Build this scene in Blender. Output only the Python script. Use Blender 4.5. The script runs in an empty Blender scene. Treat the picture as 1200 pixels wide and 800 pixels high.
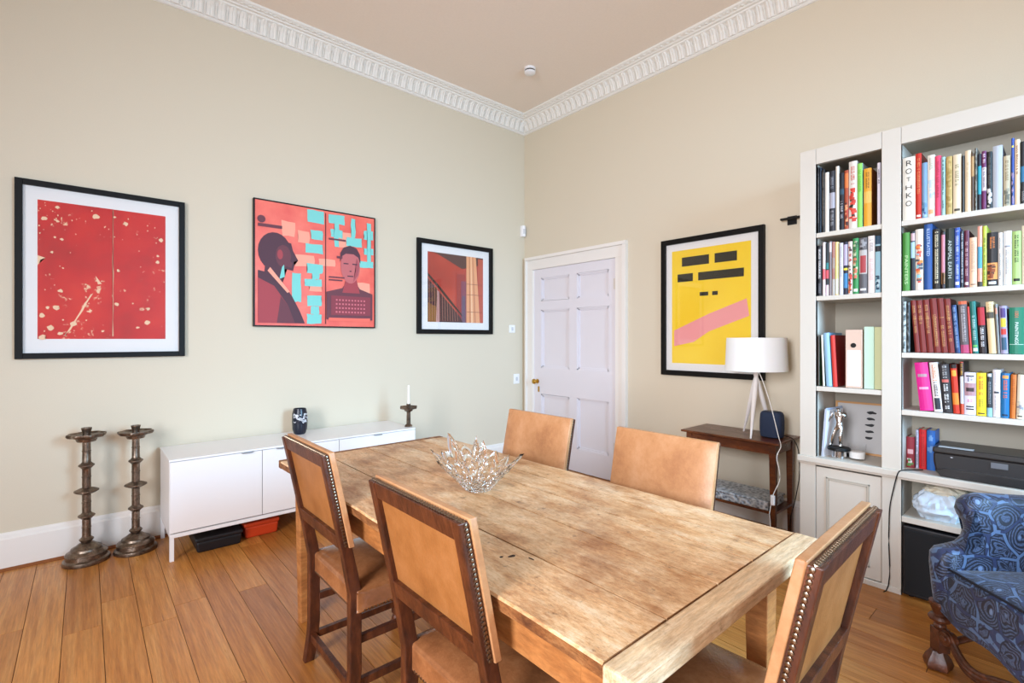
import bpy, bmesh, math, random
from mathutils import Vector, Matrix, noise
random.seed(7)
S = bpy.context.scene
COL = S.collection

# ------------------------------------------------------------------ camera, world, light, exposure
CAM = Vector((-3.7635, -4.1163, 1.35))
YAW = math.radians(49.007)                     # angle of the view axis from +x towards +y
cd = bpy.data.cameras.new('camera'); cam = bpy.data.objects.new('camera', cd); COL.objects.link(cam)
cd.sensor_width = 36.0; cd.lens = 575.326 / 1200 * 36.0
cd.shift_y = -3.0 / 1200; cd.clip_start = 0.05
cam.location = CAM; cam.rotation_euler = (math.pi/2, 0, YAW - math.pi/2)
S.camera = cam
S.view_settings.view_transform = 'Standard'; S.view_settings.look = 'None'
S.view_settings.gamma = 1.0; S.view_settings.use_curve_mapping = False
S.view_settings.exposure = 0.12

w = bpy.data.worlds.new('sky'); S.world = w; w.use_nodes = True
w.node_tree.nodes['Background'].inputs[0].default_value = (0.75, 0.86, 1.0, 1)
w.node_tree.nodes['Background'].inputs[1].default_value = 1.2

def area(name, loc, target, sx, sy, power, col, spread=125):
    l = bpy.data.lights.new(name, 'AREA'); l.shape = 'RECTANGLE'; l.size = sx; l.size_y = sy
    l.energy = power; l.color = col; l.spread = math.radians(spread)
    o = bpy.data.objects.new(name, l); COL.objects.link(o); o.location = loc
    o.rotation_euler = (Vector(target) - Vector(loc)).to_track_quat('-Z', 'Y').to_euler()
    return o
# daylight that falls in through the three sash windows behind the camera
DAY = (0.86, 0.93, 1.0)
area('window_light', (-1.5, -6.42, 1.95), (-1.55, -2.0, 0.0), 1.3, 2.3, 126, (0.40, 0.70, 1.0), 105)
area('window_light', (-5.3, -6.42, 1.95), (-4.2, -3.0, 0.0), 1.3, 2.3, 42, (0.74, 0.87, 1.0), 140)
area('window_light', (-6.52, -3.9, 1.95), (-0.8, -2.4, 0.2), 1.3, 2.3, 142, (0.86, 0.90, 1.0), 120)

# ------------------------------------------------------------------ materials
def lin(c):
    if isinstance(c, str):
        c = c.lstrip('#')
        if len(c) == 3: c = ''.join(x*2 for x in c)
        c = [int(c[i:i+2], 16)/255 for i in (0, 2, 4)]
    return tuple((x/12.92 if x <= 0.04045 else ((x+0.055)/1.055)**2.4) for x in c) + (1,)
_m = {}
def mat(color, rough=0.6, metal=0.0, bump=0.0, bscale=60.0, var=0.0, spec=0.5, trans=0.0, ior=1.45):
    key = (color, rough, metal, bump, bscale, var, spec, trans)
    if key in _m: return _m[key]
    m = bpy.data.materials.new('finish'); m.use_nodes = True
    nt = m.node_tree; b = nt.nodes['Principled BSDF']
    b.inputs['Base Color'].default_value = lin(color)
    b.inputs['Roughness'].default_value = rough; b.inputs['Metallic'].default_value = metal
    b.inputs['Specular IOR Level'].default_value = spec
    b.inputs['Transmission Weight'].default_value = trans; b.inputs['IOR'].default_value = ior
    if bump or var:
        tc = nt.nodes.new('ShaderNodeTexCoord'); n = nt.nodes.new('ShaderNodeTexNoise')
        n.inputs['Scale'].default_value = bscale; n.inputs['Detail'].default_value = 5
        nt.links.new(tc.outputs['Object'], n.inputs['Vector'])
        if bump:
            bp = nt.nodes.new('ShaderNodeBump'); bp.inputs['Strength'].default_value = bump
            bp.inputs['Distance'].default_value = 0.01
            nt.links.new(n.outputs['Fac'], bp.inputs['Height']); nt.links.new(bp.outputs[0], b.inputs['Normal'])
        if var:
            r = nt.nodes.new('ShaderNodeValToRGB'); c = lin(color)
            r.color_ramp.elements[0].position = 0.3; r.color_ramp.elements[1].position = 0.7
            r.color_ramp.elements[0].color = tuple(x*(1-var) for x in c[:3]) + (1,)
            r.color_ramp.elements[1].color = tuple(min(1, x*(1+var)) for x in c[:3]) + (1,)
            nt.links.new(n.outputs['Fac'], r.inputs[0]); nt.links.new(r.outputs[0], b.inputs['Base Color'])
    _m[key] = m
    return m

class NT:                                        # little helper for longer node graphs
    def __init__(s, name):
        s.m = bpy.data.materials.new(name); s.m.use_nodes = True; s.t = s.m.node_tree; s.b = s.t.nodes['Principled BSDF']
    def n(s, typ, ins=None, **props):
        x = s.t.nodes.new('ShaderNode' + typ)
        for k, v in props.items(): setattr(x, k, v)
        for k, v in (ins or {}).items():
            if isinstance(v, bpy.types.NodeSocket): s.t.links.new(v, x.inputs[k])
            else: x.inputs[k].default_value = v
        return x
    def ramp(s, fac, stops, interp='LINEAR'):
        r = s.t.nodes.new('ShaderNodeValToRGB'); s.t.links.new(fac, r.inputs[0]); cr = r.color_ramp; cr.interpolation = interp
        while len(cr.elements) < len(stops): cr.elements.new(0.5)
        for e, (p, c) in zip(cr.elements, stops): e.position = p; e.color = lin(c) if not isinstance(c, float) else (c, c, c, 1)
        return r.outputs[0]
    def mix(s, fac, a, b, mode='MIX'):
        x = s.t.nodes.new('ShaderNodeMix'); x.data_type = 'RGBA'; x.blend_type = mode
        for k, v in ((0, fac), (6, a), (7, b)):
            if isinstance(v, bpy.types.NodeSocket): s.t.links.new(v, x.inputs[k])
            else: x.inputs[k].default_value = v
        return x.outputs[2]
    def out(s, col=None, rough=None, bump=None, dist=0.01, strength=0.5):
        if col is not None: s.t.links.new(col, s.b.inputs['Base Color'])
        if rough is not None:
            if isinstance(rough, float): s.b.inputs['Roughness'].default_value = rough
            else: s.t.links.new(rough, s.b.inputs['Roughness'])
        if bump is not None:
            bp = s.n('Bump', {'Height': bump, 'Strength': strength, 'Distance': dist}); s.t.links.new(bp.outputs[0], s.b.inputs['Normal'])
        return s.m

def wood_mat(name, dark, mid, light, stretch=(1, 1, 1), rough=0.45, scale=9, tone=None, knots=False, wear=0.0, bumpd=0.002, soft=False):
    g = NT(name); tc = g.n('TexCoord'); mp = g.n('Mapping', {'Vector': tc.outputs['Object'], 'Scale': stretch})
    vec = mp.outputs[0]
    att = None
    if tone:
        att = g.n('Attribute', attribute_name=tone)
        off = g.n('VectorMath', {0: att.outputs['Color'], 1: (17, 31, 13)}, operation='MULTIPLY')
        vec = g.n('VectorMath', {0: vec, 1: off.outputs[0]}, operation='ADD').outputs[0]
    n1 = g.n('TexNoise', {'Vector': vec, 'Scale': scale, 'Detail': 8, 'Roughness': 0.62, 'Distortion': 0.6})
    n2 = g.n('TexNoise', {'Vector': vec, 'Scale': scale*5, 'Detail': 6, 'Roughness': 0.7})
    c = g.ramp(n1.outputs['Fac'], [(0.3, dark), (0.5, mid), (0.72, light)])
    f = g.ramp(n2.outputs['Fac'], [(0.35, '#dcd4cc' if soft else '#b8b0a8'), (0.62, '#ffffff')])
    c = g.mix(0.6, c, f, 'MULTIPLY')
    if tone:
        t = g.ramp(att.outputs['Fac'], [(0.0, '#e8dccf' if soft else '#c9b8aa'), (0.5, '#f6eee6' if soft else '#eee6dd'), (1.0, '#ffffff')])
        c = g.mix(0.85, c, t, 'MULTIPLY')
    if knots:
        v = g.n('TexVoronoi', {'Vector': g.n('Mapping', {'Vector': vec, 'Scale': (1.0, 1.0, 1.0)}).outputs[0], 'Scale': 2.3})
        k = g.ramp(v.outputs['Distance'], [(0.0, '#5a3a26'), (0.035, '#8a5c3a'), (0.075, '#ffffff')])
        c = g.mix(0.55, c, k, 'MULTIPLY')
    if wear:
        n3 = g.n('TexNoise', {'Vector': tc.outputs['Object'], 'Scale': 3.2, 'Detail': 9, 'Roughness': 0.68})
        d = g.ramp(n3.outputs['Fac'], [(0.36, '#b08a62'), (0.52, '#ffffff'), (1, '#ffffff')])
        c = g.mix(wear, c, d, 'MULTIPLY')
        n5 = g.n('TexNoise', {'Vector': mp.outputs[0], 'Scale': 5.5, 'Detail': 12, 'Roughness': 0.8})
        d = g.ramp(n5.outputs['Fac'], [(0.36, '#946a48'), (0.45, '#eccfaa'), (0.52, '#ffffff')])
        c = g.mix(wear*0.8, c, d, 'MULTIPLY')
        n6 = g.n('TexNoise', {'Vector': g.n('Mapping', {'Vector': tc.outputs['Object'], 'Scale': (stretch[0]*1.6, stretch[1]*1.6, 5)}).outputs[0], 'Scale': 26, 'Detail': 8, 'Roughness': 0.8})
        d = g.ramp(n6.outputs['Fac'], [(0.36, '#a88058'), (0.46, '#f0dcc4'), (0.56, '#ffffff')])
        c = g.mix(wear*0.9, c, d, 'MULTIPLY')
        n4 = g.n('TexNoise', {'Vector': tc.outputs['Object'], 'Scale': 21, 'Detail': 6, 'Roughness': 0.75})
        d = g.ramp(n4.outputs['Fac'], [(0.30, '#6a4a34'), (0.40, '#ffffff'), (1, '#ffffff')])
        c = g.mix(wear, c, d, 'MULTIPLY')
    r = g.ramp(n1.outputs['Fac'], [(0.3, float(rough+0.12)), (0.7, float(rough))])
    return g.out(c, r, n2.outputs['Fac'], bumpd, 0.5)

M_wall = mat('#d8ccb6', 0.85, bump=0.05, bscale=160, var=0.015)
M_ceil = mat('#f2e4d6', 0.9, var=0.015)
M_plaster = mat('#eeeae2', 0.7, bump=0.25, bscale=190)
M_gloss = mat('#ece6df', 0.4)
M_door = mat('#e2dde2', 0.42)
M_joinery = mat('#d0c7ba', 0.5)
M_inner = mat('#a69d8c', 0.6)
M_white = mat('#f0eeee', 0.28)
M_black = mat('#0d0c0c', 0.45, spec=0.3)
M_frame = mat('#0b0908', 0.5, spec=0.25)
M_board = mat('#eceae8', 0.6)
M_chrome = mat('#dcdcdc', 0.15, 1.0)
M_silver = mat('#d0cdc8', 0.22, 1.0, bump=0.3, bscale=60)
M_brass = mat('#c59a45', 0.25, 1.0)
M_nail = mat('#8d7a68', 0.28, 1.0)
M_floor = wood_mat('oak_floor', '#b87432', '#d08c44', '#e0a258', (9, 0.4, 1), 0.27, 3.0, tone='tone', knots=True)
M_gap = mat('#3a2415', 0.9)
M_top = wood_mat('worn_pine', '#dcae80', '#f2d0a6', '#fde8ca', (3.2, 0.9, 3.2), 0.33, 3.0, tone='tone', wear=0.7, knots=False, bumpd=0.004, soft=True)
M_topx = wood_mat('worn_pine_end', '#dcba90', '#efd2aa', '#f8e2c2', (0.8, 6, 5), 0.36, 3.0, wear=0.4, bumpd=0.004)
M_edge = wood_mat('worn_pine_edge', '#5c3418', '#96643a', '#c4905c', (3, 2, 5), 0.5, 6.0, wear=0.5, bumpd=0.004)
M_apron = wood_mat('pine_apron', '#8d5424', '#ab6c36', '#c4864c', (1.5, 1.5, 6), 0.5, 3.0)
M_chair = wood_mat('dark_oak', '#331609', '#502612', '#6e3b20', (3, 3, 0.9), 0.35, 9.0)
M_mahog = wood_mat('mahogany', '#44200f', '#5e2f18', '#7a4425', (3, 0.8, 3), 0.25, 6.0)
M_oakleg = wood_mat('carved_walnut', '#2b1409', '#532a15', '#75422a', (2, 2, 2), 0.3, 9.0)

def leather(name, dark, mid, light, rough=0.42):
    g = NT(name); tc = g.n('TexCoord')
    n1 = g.n('TexNoise', {'Vector': tc.outputs['Object'], 'Scale': 6, 'Detail': 12, 'Roughness': 0.75, 'Distortion': 0.15})
    n2 = g.n('TexNoise', {'Vector': tc.outputs['Object'], 'Scale': 120, 'Detail': 4})
    c = g.ramp(n1.outputs['Fac'], [(0.28, dark), (0.5, mid), (0.75, light)])
    return g.out(c, rough, n2.outputs['Fac'], 0.002, 0.35)
M_leather = leather('tan_leather', '#9a6440', '#b98458', '#cd9c74')
M_leather_seat = leather('tan_leather_seat', '#6c3f24', '#8f5a36', '#ab774e', 0.22)
M_leather_back = leather('brown_leather_back', '#7e4b22', '#965f30', '#a97143')

def glazing_mat():
    g = NT('picture_glass'); nt = g.t
    lw = g.n('LayerWeight', {'Blend': 0.5}); pw = g.n('Math', {0: lw.outputs['Facing'], 1: 4.0}, operation='POWER')
    fr = g.n('Math', {0: pw.outputs[0], 1: 0.5, 2: 0.03}, operation='MULTIPLY_ADD'); tr = g.n('BsdfTransparent'); gl = g.n('BsdfGlossy', {'Roughness': 0.02})
    mx = g.n('MixShader', {0: fr.outputs[0], 1: tr.outputs[0], 2: gl.outputs[0]})
    nt.links.new(mx.outputs[0], nt.nodes['Material Output'].inputs['Surface']); nt.nodes.remove(g.b)
    return g.m
M_glazing = glazing_mat()
M_crystal = mat('#ffffff', 0.03, trans=1.0, ior=1.5)

def metal_old():
    g = NT('tarnished_pewter'); tc = g.n('TexCoord')
    n = g.n('TexNoise', {'Vector': tc.outputs['Object'], 'Scale': 22, 'Detail': 8, 'Roughness': 0.7})
    c = g.ramp(n.outputs['Fac'], [(0.3, '#4a3c30'), (0.52, '#7c6c5e'), (0.75, '#aa9c8e')])
    r = g.ramp(n.outputs['Fac'], [(0.3, 0.5), (0.7, 0.22)])
    g.b.inputs['Metallic'].default_value = 0.9
    return g.out(c, r, n.outputs['Fac'], 0.003, 0.5)
M_pewter = metal_old()

def paisley():
    g = NT('paisley_fabric'); tc = g.n('TexCoord')
    dn = g.n('TexNoise', {'Vector': tc.outputs['Object'], 'Scale': 7, 'Detail': 1})
    dv = g.n('VectorMath', {0: dn.outputs['Color'], 1: (0.07, 0.07, 0.07)}, operation='MULTIPLY')
    vec = g.n('VectorMath', {0: tc.outputs['Object'], 1: dv.outputs[0]}, operation='ADD').outputs[0]
    def rings(scale, freq, lo, hi, rnd, petals=True):
        v = g.n('TexVoronoi', {'Vector': vec, 'Scale': scale, 'Randomness': rnd})
        d = v.outputs['Distance']
        if petals:                                  # flowers in some cells, teardrops in the others
            loc = g.n('VectorMath', {0: vec, 1: v.outputs['Position']}, operation='SUBTRACT')
            sx = g.n('SeparateXYZ', {0: loc.outputs[0]})
            h = g.n('Math', {0: sx.outputs[0], 1: sx.outputs[1]}, operation='SUBTRACT')
            an = g.n('Math', {0: sx.outputs[2], 1: h.outputs[0]}, operation='ARCTAN2')
            rc = g.n('SeparateColor', {0: v.outputs['Color']})
            a1 = g.n('Math', {0: an.outputs[0], 1: 6.0}, operation='MULTIPLY'); a1 = g.n('Math', {0: a1.outputs[0]}, operation='COSINE')
            a2 = g.n('Math', {0: rc.outputs[1], 1: 6.28, 2: an.outputs[0]}, operation='MULTIPLY_ADD'); a2 = g.n('Math', {0: a2.outputs[0]}, operation='COSINE')
            sel = g.n('Math', {0: rc.outputs[0], 1: 0.5}, operation='GREATER_THAN')
            m1 = g.n('Math', {0: a1.outputs[0], 1: 0.16, 2: 1.0}, operation='MULTIPLY_ADD'); m2 = g.n('Math', {0: a2.outputs[0], 1: 0.42, 2: 1.0}, operation='MULTIPLY_ADD')
            mm = g.n('Mix', {0: sel.outputs[0], 2: m1.outputs[0], 3: m2.outputs[0]})
            d = g.n('Math', {0: d, 1: mm.outputs[0]}, operation='MULTIPLY').outputs[0]
        s = g.n('Math', {0: d, 1: freq}, operation='MULTIPLY'); s = g.n('Math', {0: s.outputs[0]}, operation='SINE')
        a = g.n('Math', {0: s.outputs[0], 1: 0.5, 2: 0.5}, operation='MULTIPLY_ADD')
        return v, g.ramp(a.outputs[0], [(lo, '#000000'), (hi, '#ffffff')])
    v, big = rings(11.0, 44.0, 0.42, 0.58, 0.7)
    v2, fine = rings(34.0, 26.0, 0.30, 0.50, 0.7, False)
    e = g.n('TexVoronoi', {'Vector': vec, 'Scale': 11.0, 'Randomness': 0.7}, feature='DISTANCE_TO_EDGE')
    ground = g.ramp(e.outputs['Distance'], [(0.012, '#ffffff'), (0.05, '#ffffff'), (0.06, '#000000')])
    line = g.ramp(e.outputs['Distance'], [(0.055, '#000000'), (0.062, '#ffffff'), (0.085, '#ffffff'), (0.095, '#000000')])
    motif = g.mix(big, lin('#0f1324'), lin('#43526f'))
    motif = g.mix(g.mix(0.55, fine, (1, 1, 1, 1)), lin('#141a30'), motif)
    core = g.ramp(v.outputs['Distance'], [(0.10, '#ffffff'), (0.14, '#000000')])
    motif = g.mix(core, motif, lin('#6a80a4'))
    c = g.mix(line, motif, lin('#10142a'))
    sp = g.ramp(v2.outputs['Color'], [(0.5, '#ffffff'), (0.52, '#000000')])
    gr = g.mix(sp, lin('#222d50'), lin('#4f678a'))
    c = g.mix(ground, c, gr)
    g.b.inputs['Sheen Weight'].default_value = 0.15
    return g.out(c, 0.5, big, 0.0008, 0.3)
M_paisley = paisley()

# ------------------------------------------------------------------ mesh helpers
def obj(name, bm, m, parent=None, smooth=False, loc=None, bevel=0, subsurf=0):
    me = bpy.data.meshes.new(name)
    if len(bm.faces): bmesh.ops.recalc_face_normals(bm, faces=bm.faces)
    if smooth and not bevel:
        bm.normal_update()
        for e in bm.edges:
            if len(e.link_faces) == 2 and e.calc_face_angle(0) > math.radians(38): e.smooth = False
    bm.to_mesh(me); bm.free()
    for x in (m if isinstance(m, (list, tuple)) else [m]): me.materials.append(x)
    if smooth:
        for p in me.polygons: p.use_smooth = True
    o = bpy.data.objects.new(name, me); COL.objects.link(o)
    if parent: o.parent = parent
    if loc is not None: o.location = loc
    if bevel:
        b = o.modifiers.new('bevel', 'BEVEL'); b.width = bevel; b.segments = 2; b.limit_method = 'ANGLE'; b.angle_limit = math.radians(40)
    if subsurf:
        b = o.modifiers.new('sub', 'SUBSURF'); b.levels = subsurf; b.render_levels = subsurf
    return o
def thing(name, label, cat, loc=(0, 0, 0), rz=0, group=None):
    o = bpy.data.objects.new(name, None); COL.objects.link(o); o.location = loc; o.rotation_euler = (0, 0, rz)
    o['label'] = label; o['category'] = cat
    if group: o['group'] = group
    return o
def tag(o, label, cat, group=None):
    o['label'] = label; o['category'] = cat
    if group: o['group'] = group
    return o
def struct(o): o['kind'] = 'structure'; return o
def B(): return bmesh.new()
def box(bm, x0, x1, y0, y1, z0, z1, mi=0):
    vs = [bm.verts.new(p) for p in ((x0,y0,z0),(x1,y0,z0),(x1,y1,z0),(x0,y1,z0),(x0,y0,z1),(x1,y0,z1),(x1,y1,z1),(x0,y1,z1))]
    for f in ((0,3,2,1),(4,5,6,7),(0,1,5,4),(1,2,6,5),(2,3,7,6),(3,0,4,7)):
        bm.faces.new([vs[i] for i in f]).material_index = mi
    return vs
def hexa(bm, bot, top):                           # two quads (4 points each) joined into a solid
    vs = [bm.verts.new(p) for p in list(bot) + list(top)]
    for f in ((0,3,2,1),(4,5,6,7),(0,1,5,4),(1,2,6,5),(2,3,7,6),(3,0,4,7)): bm.faces.new([vs[i] for i in f])
def lathe(bm, prof, n=32, c=(0, 0), sq=1.0, mi=0):
    rings = []
    for r, z in prof:
        rings.append([bm.verts.new((c[0] + r*math.cos(2*math.pi*k/n), c[1] + sq*r*math.sin(2*math.pi*k/n), z)) for k in range(n)])
    for a, b in zip(rings, rings[1:]):
        for k in range(n): bm.faces.new((a[k], a[(k+1) % n], b[(k+1) % n], b[k])).material_index = mi
    if prof[0][0] > 1e-4: bm.faces.new(rings[0][::-1]).material_index = mi
    if prof[-1][0] > 1e-4: bm.faces.new(rings[-1]).material_index = mi
def cyl(bm, a, b, r0, r1=None, n=12):
    a, b = Vector(a), Vector(b); r1 = r0 if r1 is None else r1
    q = (b-a).to_track_quat('Z', 'Y').to_matrix(); L = (b-a).length
    ra = [bm.verts.new(a + q @ Vector((r0*math.cos(2*math.pi*k/n), r0*math.sin(2*math.pi*k/n), 0))) for k in range(n)]
    rb = [bm.verts.new(a + q @ Vector((r1*math.cos(2*math.pi*k/n), r1*math.sin(2*math.pi*k/n), L))) for k in range(n)]
    for k in range(n): bm.faces.new((ra[k], ra[(k+1) % n], rb[(k+1) % n], rb[k]))
    bm.faces.new(ra[::-1]); bm.faces.new(rb)
def prism(bm, pts, axis, a, b, mi=0):             # polygon pts in the plane of the two other axes, extruded along axis
    def P(p, t):
        if axis == 'x': return (t, p[0], p[1])
        if axis == 'y': return (p[0], t, p[1])
        return (p[0], p[1], t)
    A = [bm.verts.new(P(p, a)) for p in pts]; Bv = [bm.verts.new(P(p, b)) for p in pts]; n = len(pts)
    bm.faces.new(A).material_index = mi; bm.faces.new(Bv[::-1]).material_index = mi
    for k in range(n): bm.faces.new((A[k], A[(k+1) % n], Bv[(k+1) % n], Bv[k])).material_index = mi
def smoothpath(pts, k=6):
    pts = [Vector(p) for p in pts]; out = []
    P = [pts[0]] + pts + [pts[-1]]
    for i in range(1, len(P)-2):
        for j in range(k):
            t = j/k; p0, p1, p2, p3 = P[i-1], P[i], P[i+1], P[i+2]
            out.append(0.5*((2*p1) + (p2-p0)*t + (2*p0-5*p1+4*p2-p3)*t*t + (3*p1-p0-3*p2+p3)*t**3))
    out.append(pts[-1]); return out
def tube(bm, pts, r, n=8, k=6, ry=None):
    pts = smoothpath(pts, k) if k else [Vector(p) for p in pts]
    rings = []; ry = ry or r
    for i, p in enumerate(pts):
        d = (pts[min(i+1, len(pts)-1)] - pts[max(i-1, 0)]).normalized()
        u = d.cross(Vector((0, 0, 1)));
        if u.length < 1e-3: u = d.cross(Vector((0, 1, 0)))
        u.normalize(); v = u.cross(d)
        rr = r[min(i, len(r)-1)] if isinstance(r, list) else r
        r2 = rr*(ry/r) if not isinstance(r, list) else rr
        rings.append([bm.verts.new(p + u*rr*math.cos(2*math.pi*q/n) + v*r2*math.sin(2*math.pi*q/n)) for q in range(n)])
    for a, b in zip(rings, rings[1:]):
        for q in range(n): bm.faces.new((a[q], a[(q+1) % n], b[(q+1) % n], b[q]))
    bm.faces.new(rings[0][::-1]); bm.faces.new(rings[-1])
def sphere(bm, c, r, sx=1, sy=1, sz=1, u=10, v=6):
    m = Matrix.Translation(c) @ Matrix.Diagonal((r*sx, r*sy, r*sz, 1))
    bmesh.ops.create_uvsphere(bm, u_segments=u, v_segments=v, radius=1, matrix=m)

def text_mesh(s, size, m, parent, basis, loc, name='lettering', width=None, serif=False, depth=0.0003):
    cu = bpy.data.curves.new(name, 'FONT'); cu.body = s; cu.size = 1.0; cu.align_x = 'CENTER'; cu.align_y = 'CENTER'; cu.extrude = 0.0
    t = bpy.data.objects.new(name, cu); COL.objects.link(t)
    dg = bpy.context.evaluated_depsgraph_get()
    me = bpy.data.meshes.new_from_object(t.evaluated_get(dg)); bpy.data.objects.remove(t)
    xs = [v.co.x for v in me.vertices]; wd = max(xs)-min(xs)
    sx = (width/wd) if width else size
    for v in me.vertices: v.co = Vector((v.co.x*sx, v.co.y*size, depth))
    me.materials.clear(); me.materials.append(m)
    o = bpy.data.objects.new(name, me); COL.objects.link(o); o.parent = parent
    X, Y = Vector(basis[0]), Vector(basis[1]); Z = X.cross(Y)
    o.matrix_local = Matrix.Translation(loc) @ Matrix((X, Y, Z)).transposed().to_4x4()
    return o

# ------------------------------------------------------------------ room shell
RX, RY, RH = -6.4, -6.3, 3.82
bm = B(); box(bm, RX, 0.0, 0.0, 0.15, 0, RH); struct(obj('wall_north', bm, M_wall))
bm = B()
for a in ((0, 0.15, RY, 0.15, 2.125, RH), (0, 0.15, RY, -1.290, 0, 2.125), (0, 0.15, -0.145, 0.15, 0, 2.125)): box(bm, *a)
struct(obj('wall_east', bm, M_wall))
def holed(name, axis, w0, w1, a0, a1, holes):
    bm = B(); xs = a0
    def bx(p, q, z0, z1): box(bm, p, q, w0, w1, z0, z1) if axis == 'x' else box(bm, w0, w1, p, q, z0, z1)
    for h0, h1 in holes: bx(xs, h0, 0, RH); bx(h0, h1, 0, 0.75); bx(h0, h1, 3.15, RH); xs = h1
    bx(xs, a1, 0, RH); return struct(obj(name, bm, M_wall))
holed('wall_south', 'x', RY-0.15, RY, RX-0.15, 0.15, [(-5.95, -4.65), (-2.15, -0.85)])
holed('wall_west', 'y', RX-0.15, RX, RY, 0.15, [(-4.55, -3.25)])
bm = B(); box(bm, RX-0.15, 0.15, RY-0.15, 0.15, RH, RH+0.1); struct(obj('ceiling', bm, M_ceil))
for i, (ax, c) in enumerate((('x', -5.3), ('x', -1.5), ('y', -3.9))):
    bm = B()
    def fb(p0, p1, z0, z1, d=0.03):
        if ax == 'x': box(bm, p0, p1, RY-0.09, RY-0.09+d, z0, z1)
        else: box(bm, RX-0.09, RX-0.09+d, p0, p1, z0, z1)
    fb(c-.65, c-.60, .75, 3.15); fb(c+.60, c+.65, .75, 3.15); fb(c-.65, c+.65, .75, .82); fb(c-.65, c+.65, 3.09, 3.15)
    fb(c-.65, c+.65, 1.92, 1.97); fb(c-.012, c+.012, .8, 3.1, .02)
    struct(obj('window_%d' % (i+1), bm, M_gloss))

# floorboards: real boards with thin gaps over a dark sub-floor
bm = B(); lay = bm.loops.layers.color.new('tone')
k = 0; x = -6.45
Wb = 0.1395; x0 = -3.982 - Wb*20
fl = B(); cl = fl.loops.layers.float_color.new('tone')
for i in range(50):
    xa = x0 + i*Wb; xb = xa + Wb
    if xb < RX: continue
    y = RY - 0.1 - random.random()*1.5
    while y < 0.1:
        L = random.uniform(0.75, 1.9); y1 = min(y+L, 0.1); ya = max(y, RY-0.12)
        if y1 > ya + 0.02:
            vs = box(fl, xa+0.0012, min(xb-0.0012, 0.14), ya+0.0012, y1-0.0012, -0.02, 0.0)
            t = random.random()
            for f in set(f for v in vs for f in v.link_faces):
                for l in f.loops: l[cl] = (t, t, t, 1)
        y = y1
        if y >= 0.1: break
bm.free()
box(fl, RX-0.15, 0.15, RY-0.15, 0.15, -0.08, -0.0035, 1)
struct(obj('floor', fl, [M_floor, M_gap]))

# skirting boards
def skirt(name, axis, a, b, at=0.0):
    prof = [(0, 0), (0, 0.217), (0.006, 0.217), (0.012, 0.205), (0.014, 0.190), (0.022, 0.180), (0.022, 0.0)]
    bm = B()
    if axis == 'x': prism(bm, [(at-p, z) for p, z in prof], 'x', a, b)
    else: prism(bm, [(at-p, z) for p, z in prof], 'y', a, b)
    return struct(obj(name, bm, M_gloss))
skirt('baseboard_north', 'x', RX, 0.0)
skirt('baseboard_east', 'y', -3.02, -1.392)
bm = B(); prism(bm, [(-0.022, 0), (-0.022, 0.016), (-0.038, 0.004), (-0.038, 0)], 'x', RX, 0.0); struct(obj('trim_3', bm, mat('#8a4f24', 0.5)))

# cornice: swept profile with raised leaf pattern
PROF = [(0.0, 3.650), (0.012, 3.652), (0.020, 3.660), (0.020, 3.668), (0.028, 3.672), (0.034, 3.70), (0.048, 3.735), (0.072, 3.762), (0.090, 3.768),
        (0.092, 3.780), (0.112, 3.782), (0.116, 3.790), (0.146, 3.803), (0.150, 3.806), (0.150, 3.82), (0.0, 3.82)]
def cove(t):                                       # point on the leaf cove, t 0..1 from bottom to top
    P = [(0.028, 3.672), (0.034, 3.70), (0.048, 3.735), (0.072, 3.762), (0.088, 3.768)]
    f = t*(len(P)-1); i = min(int(f), len(P)-2); u = f-i
    return P[i][0]*(1-u)+P[i+1][0]*u, P[i][1]*(1-u)+P[i+1][1]*u
def cornice(name, axis, end):
    bm = B()
    def W(s, p, z): return (s, -p, z) if axis == 'x' else (-p, s, z)
    rings = [[bm.verts.new(W(-p, p, z)) for p, z in PROF], [bm.verts.new(W(end, p, z)) for p, z in PROF]]
    n = len(PROF)
    for k in range(n): bm.faces.new((rings[0][k], rings[0][(k+1) % n], rings[1][(k+1) % n], rings[1][k]))
    bm.faces.new(rings[1]);
    s = -0.075; nz, ns = 7, 7
    while s > -4.9:
        g = []
        for j in range(nz):                        # raised tongue: rounded head at the top, crisp hollow rim
            t = j/(nz-1)*0.96; wd = 0.027*math.sqrt(max(0.0, 1-((t-0.55)/0.46)**2)) if t > 0.55 else 0.027
            row = []
            for q in range(ns):
                u = q/(ns-1)*2-1; p, z = cove(t)
                h = 0.0125*math.sqrt(max(0, 1-u*u*0.98)) * (1.0 if t < 0.9 else 0.4)
                if abs(u) < 0.3: h -= 0.005
                row.append(bm.verts.new(W(s + u*wd, p+h*0.9, z-h*0.45)))
            g.append(row)
        for j in range(nz-1):
            for q in range(ns-1): bm.faces.new((g[j][q], g[j][q+1], g[j+1][q+1], g[j+1][q]))
        # narrow dart between two tongues
        a, b = cove(0.05), cove(0.6)
        cyl(bm, W(s-0.035, a[0]+0.004, a[1]), W(s-0.035, b[0]+0.004, b[1]), 0.003, 0.0045, 5)
        s -= 0.070
    s = -0.16; i = 0
    while s > -4.9:                                 # running scroll band against the ceiling
        c = W(s, 0.131, 3.7945 + (0.002 if i % 2 else -0.002))
        m = Matrix.Translation(c) @ Matrix.Rotation(math.radians(35 if i % 2 else -35), 4, 'Z') @ Matrix.Diagonal((0.015, 0.008, 0.006, 1))
        bmesh.ops.create_icosphere(bm, subdivisions=1, radius=1, matrix=m)
        s -= 0.028; i += 1
    o = obj(name, bm, M_plaster); return struct(o)
cornice('trim_1', 'x', RX); cornice('trim_2', 'y', RY)

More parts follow.
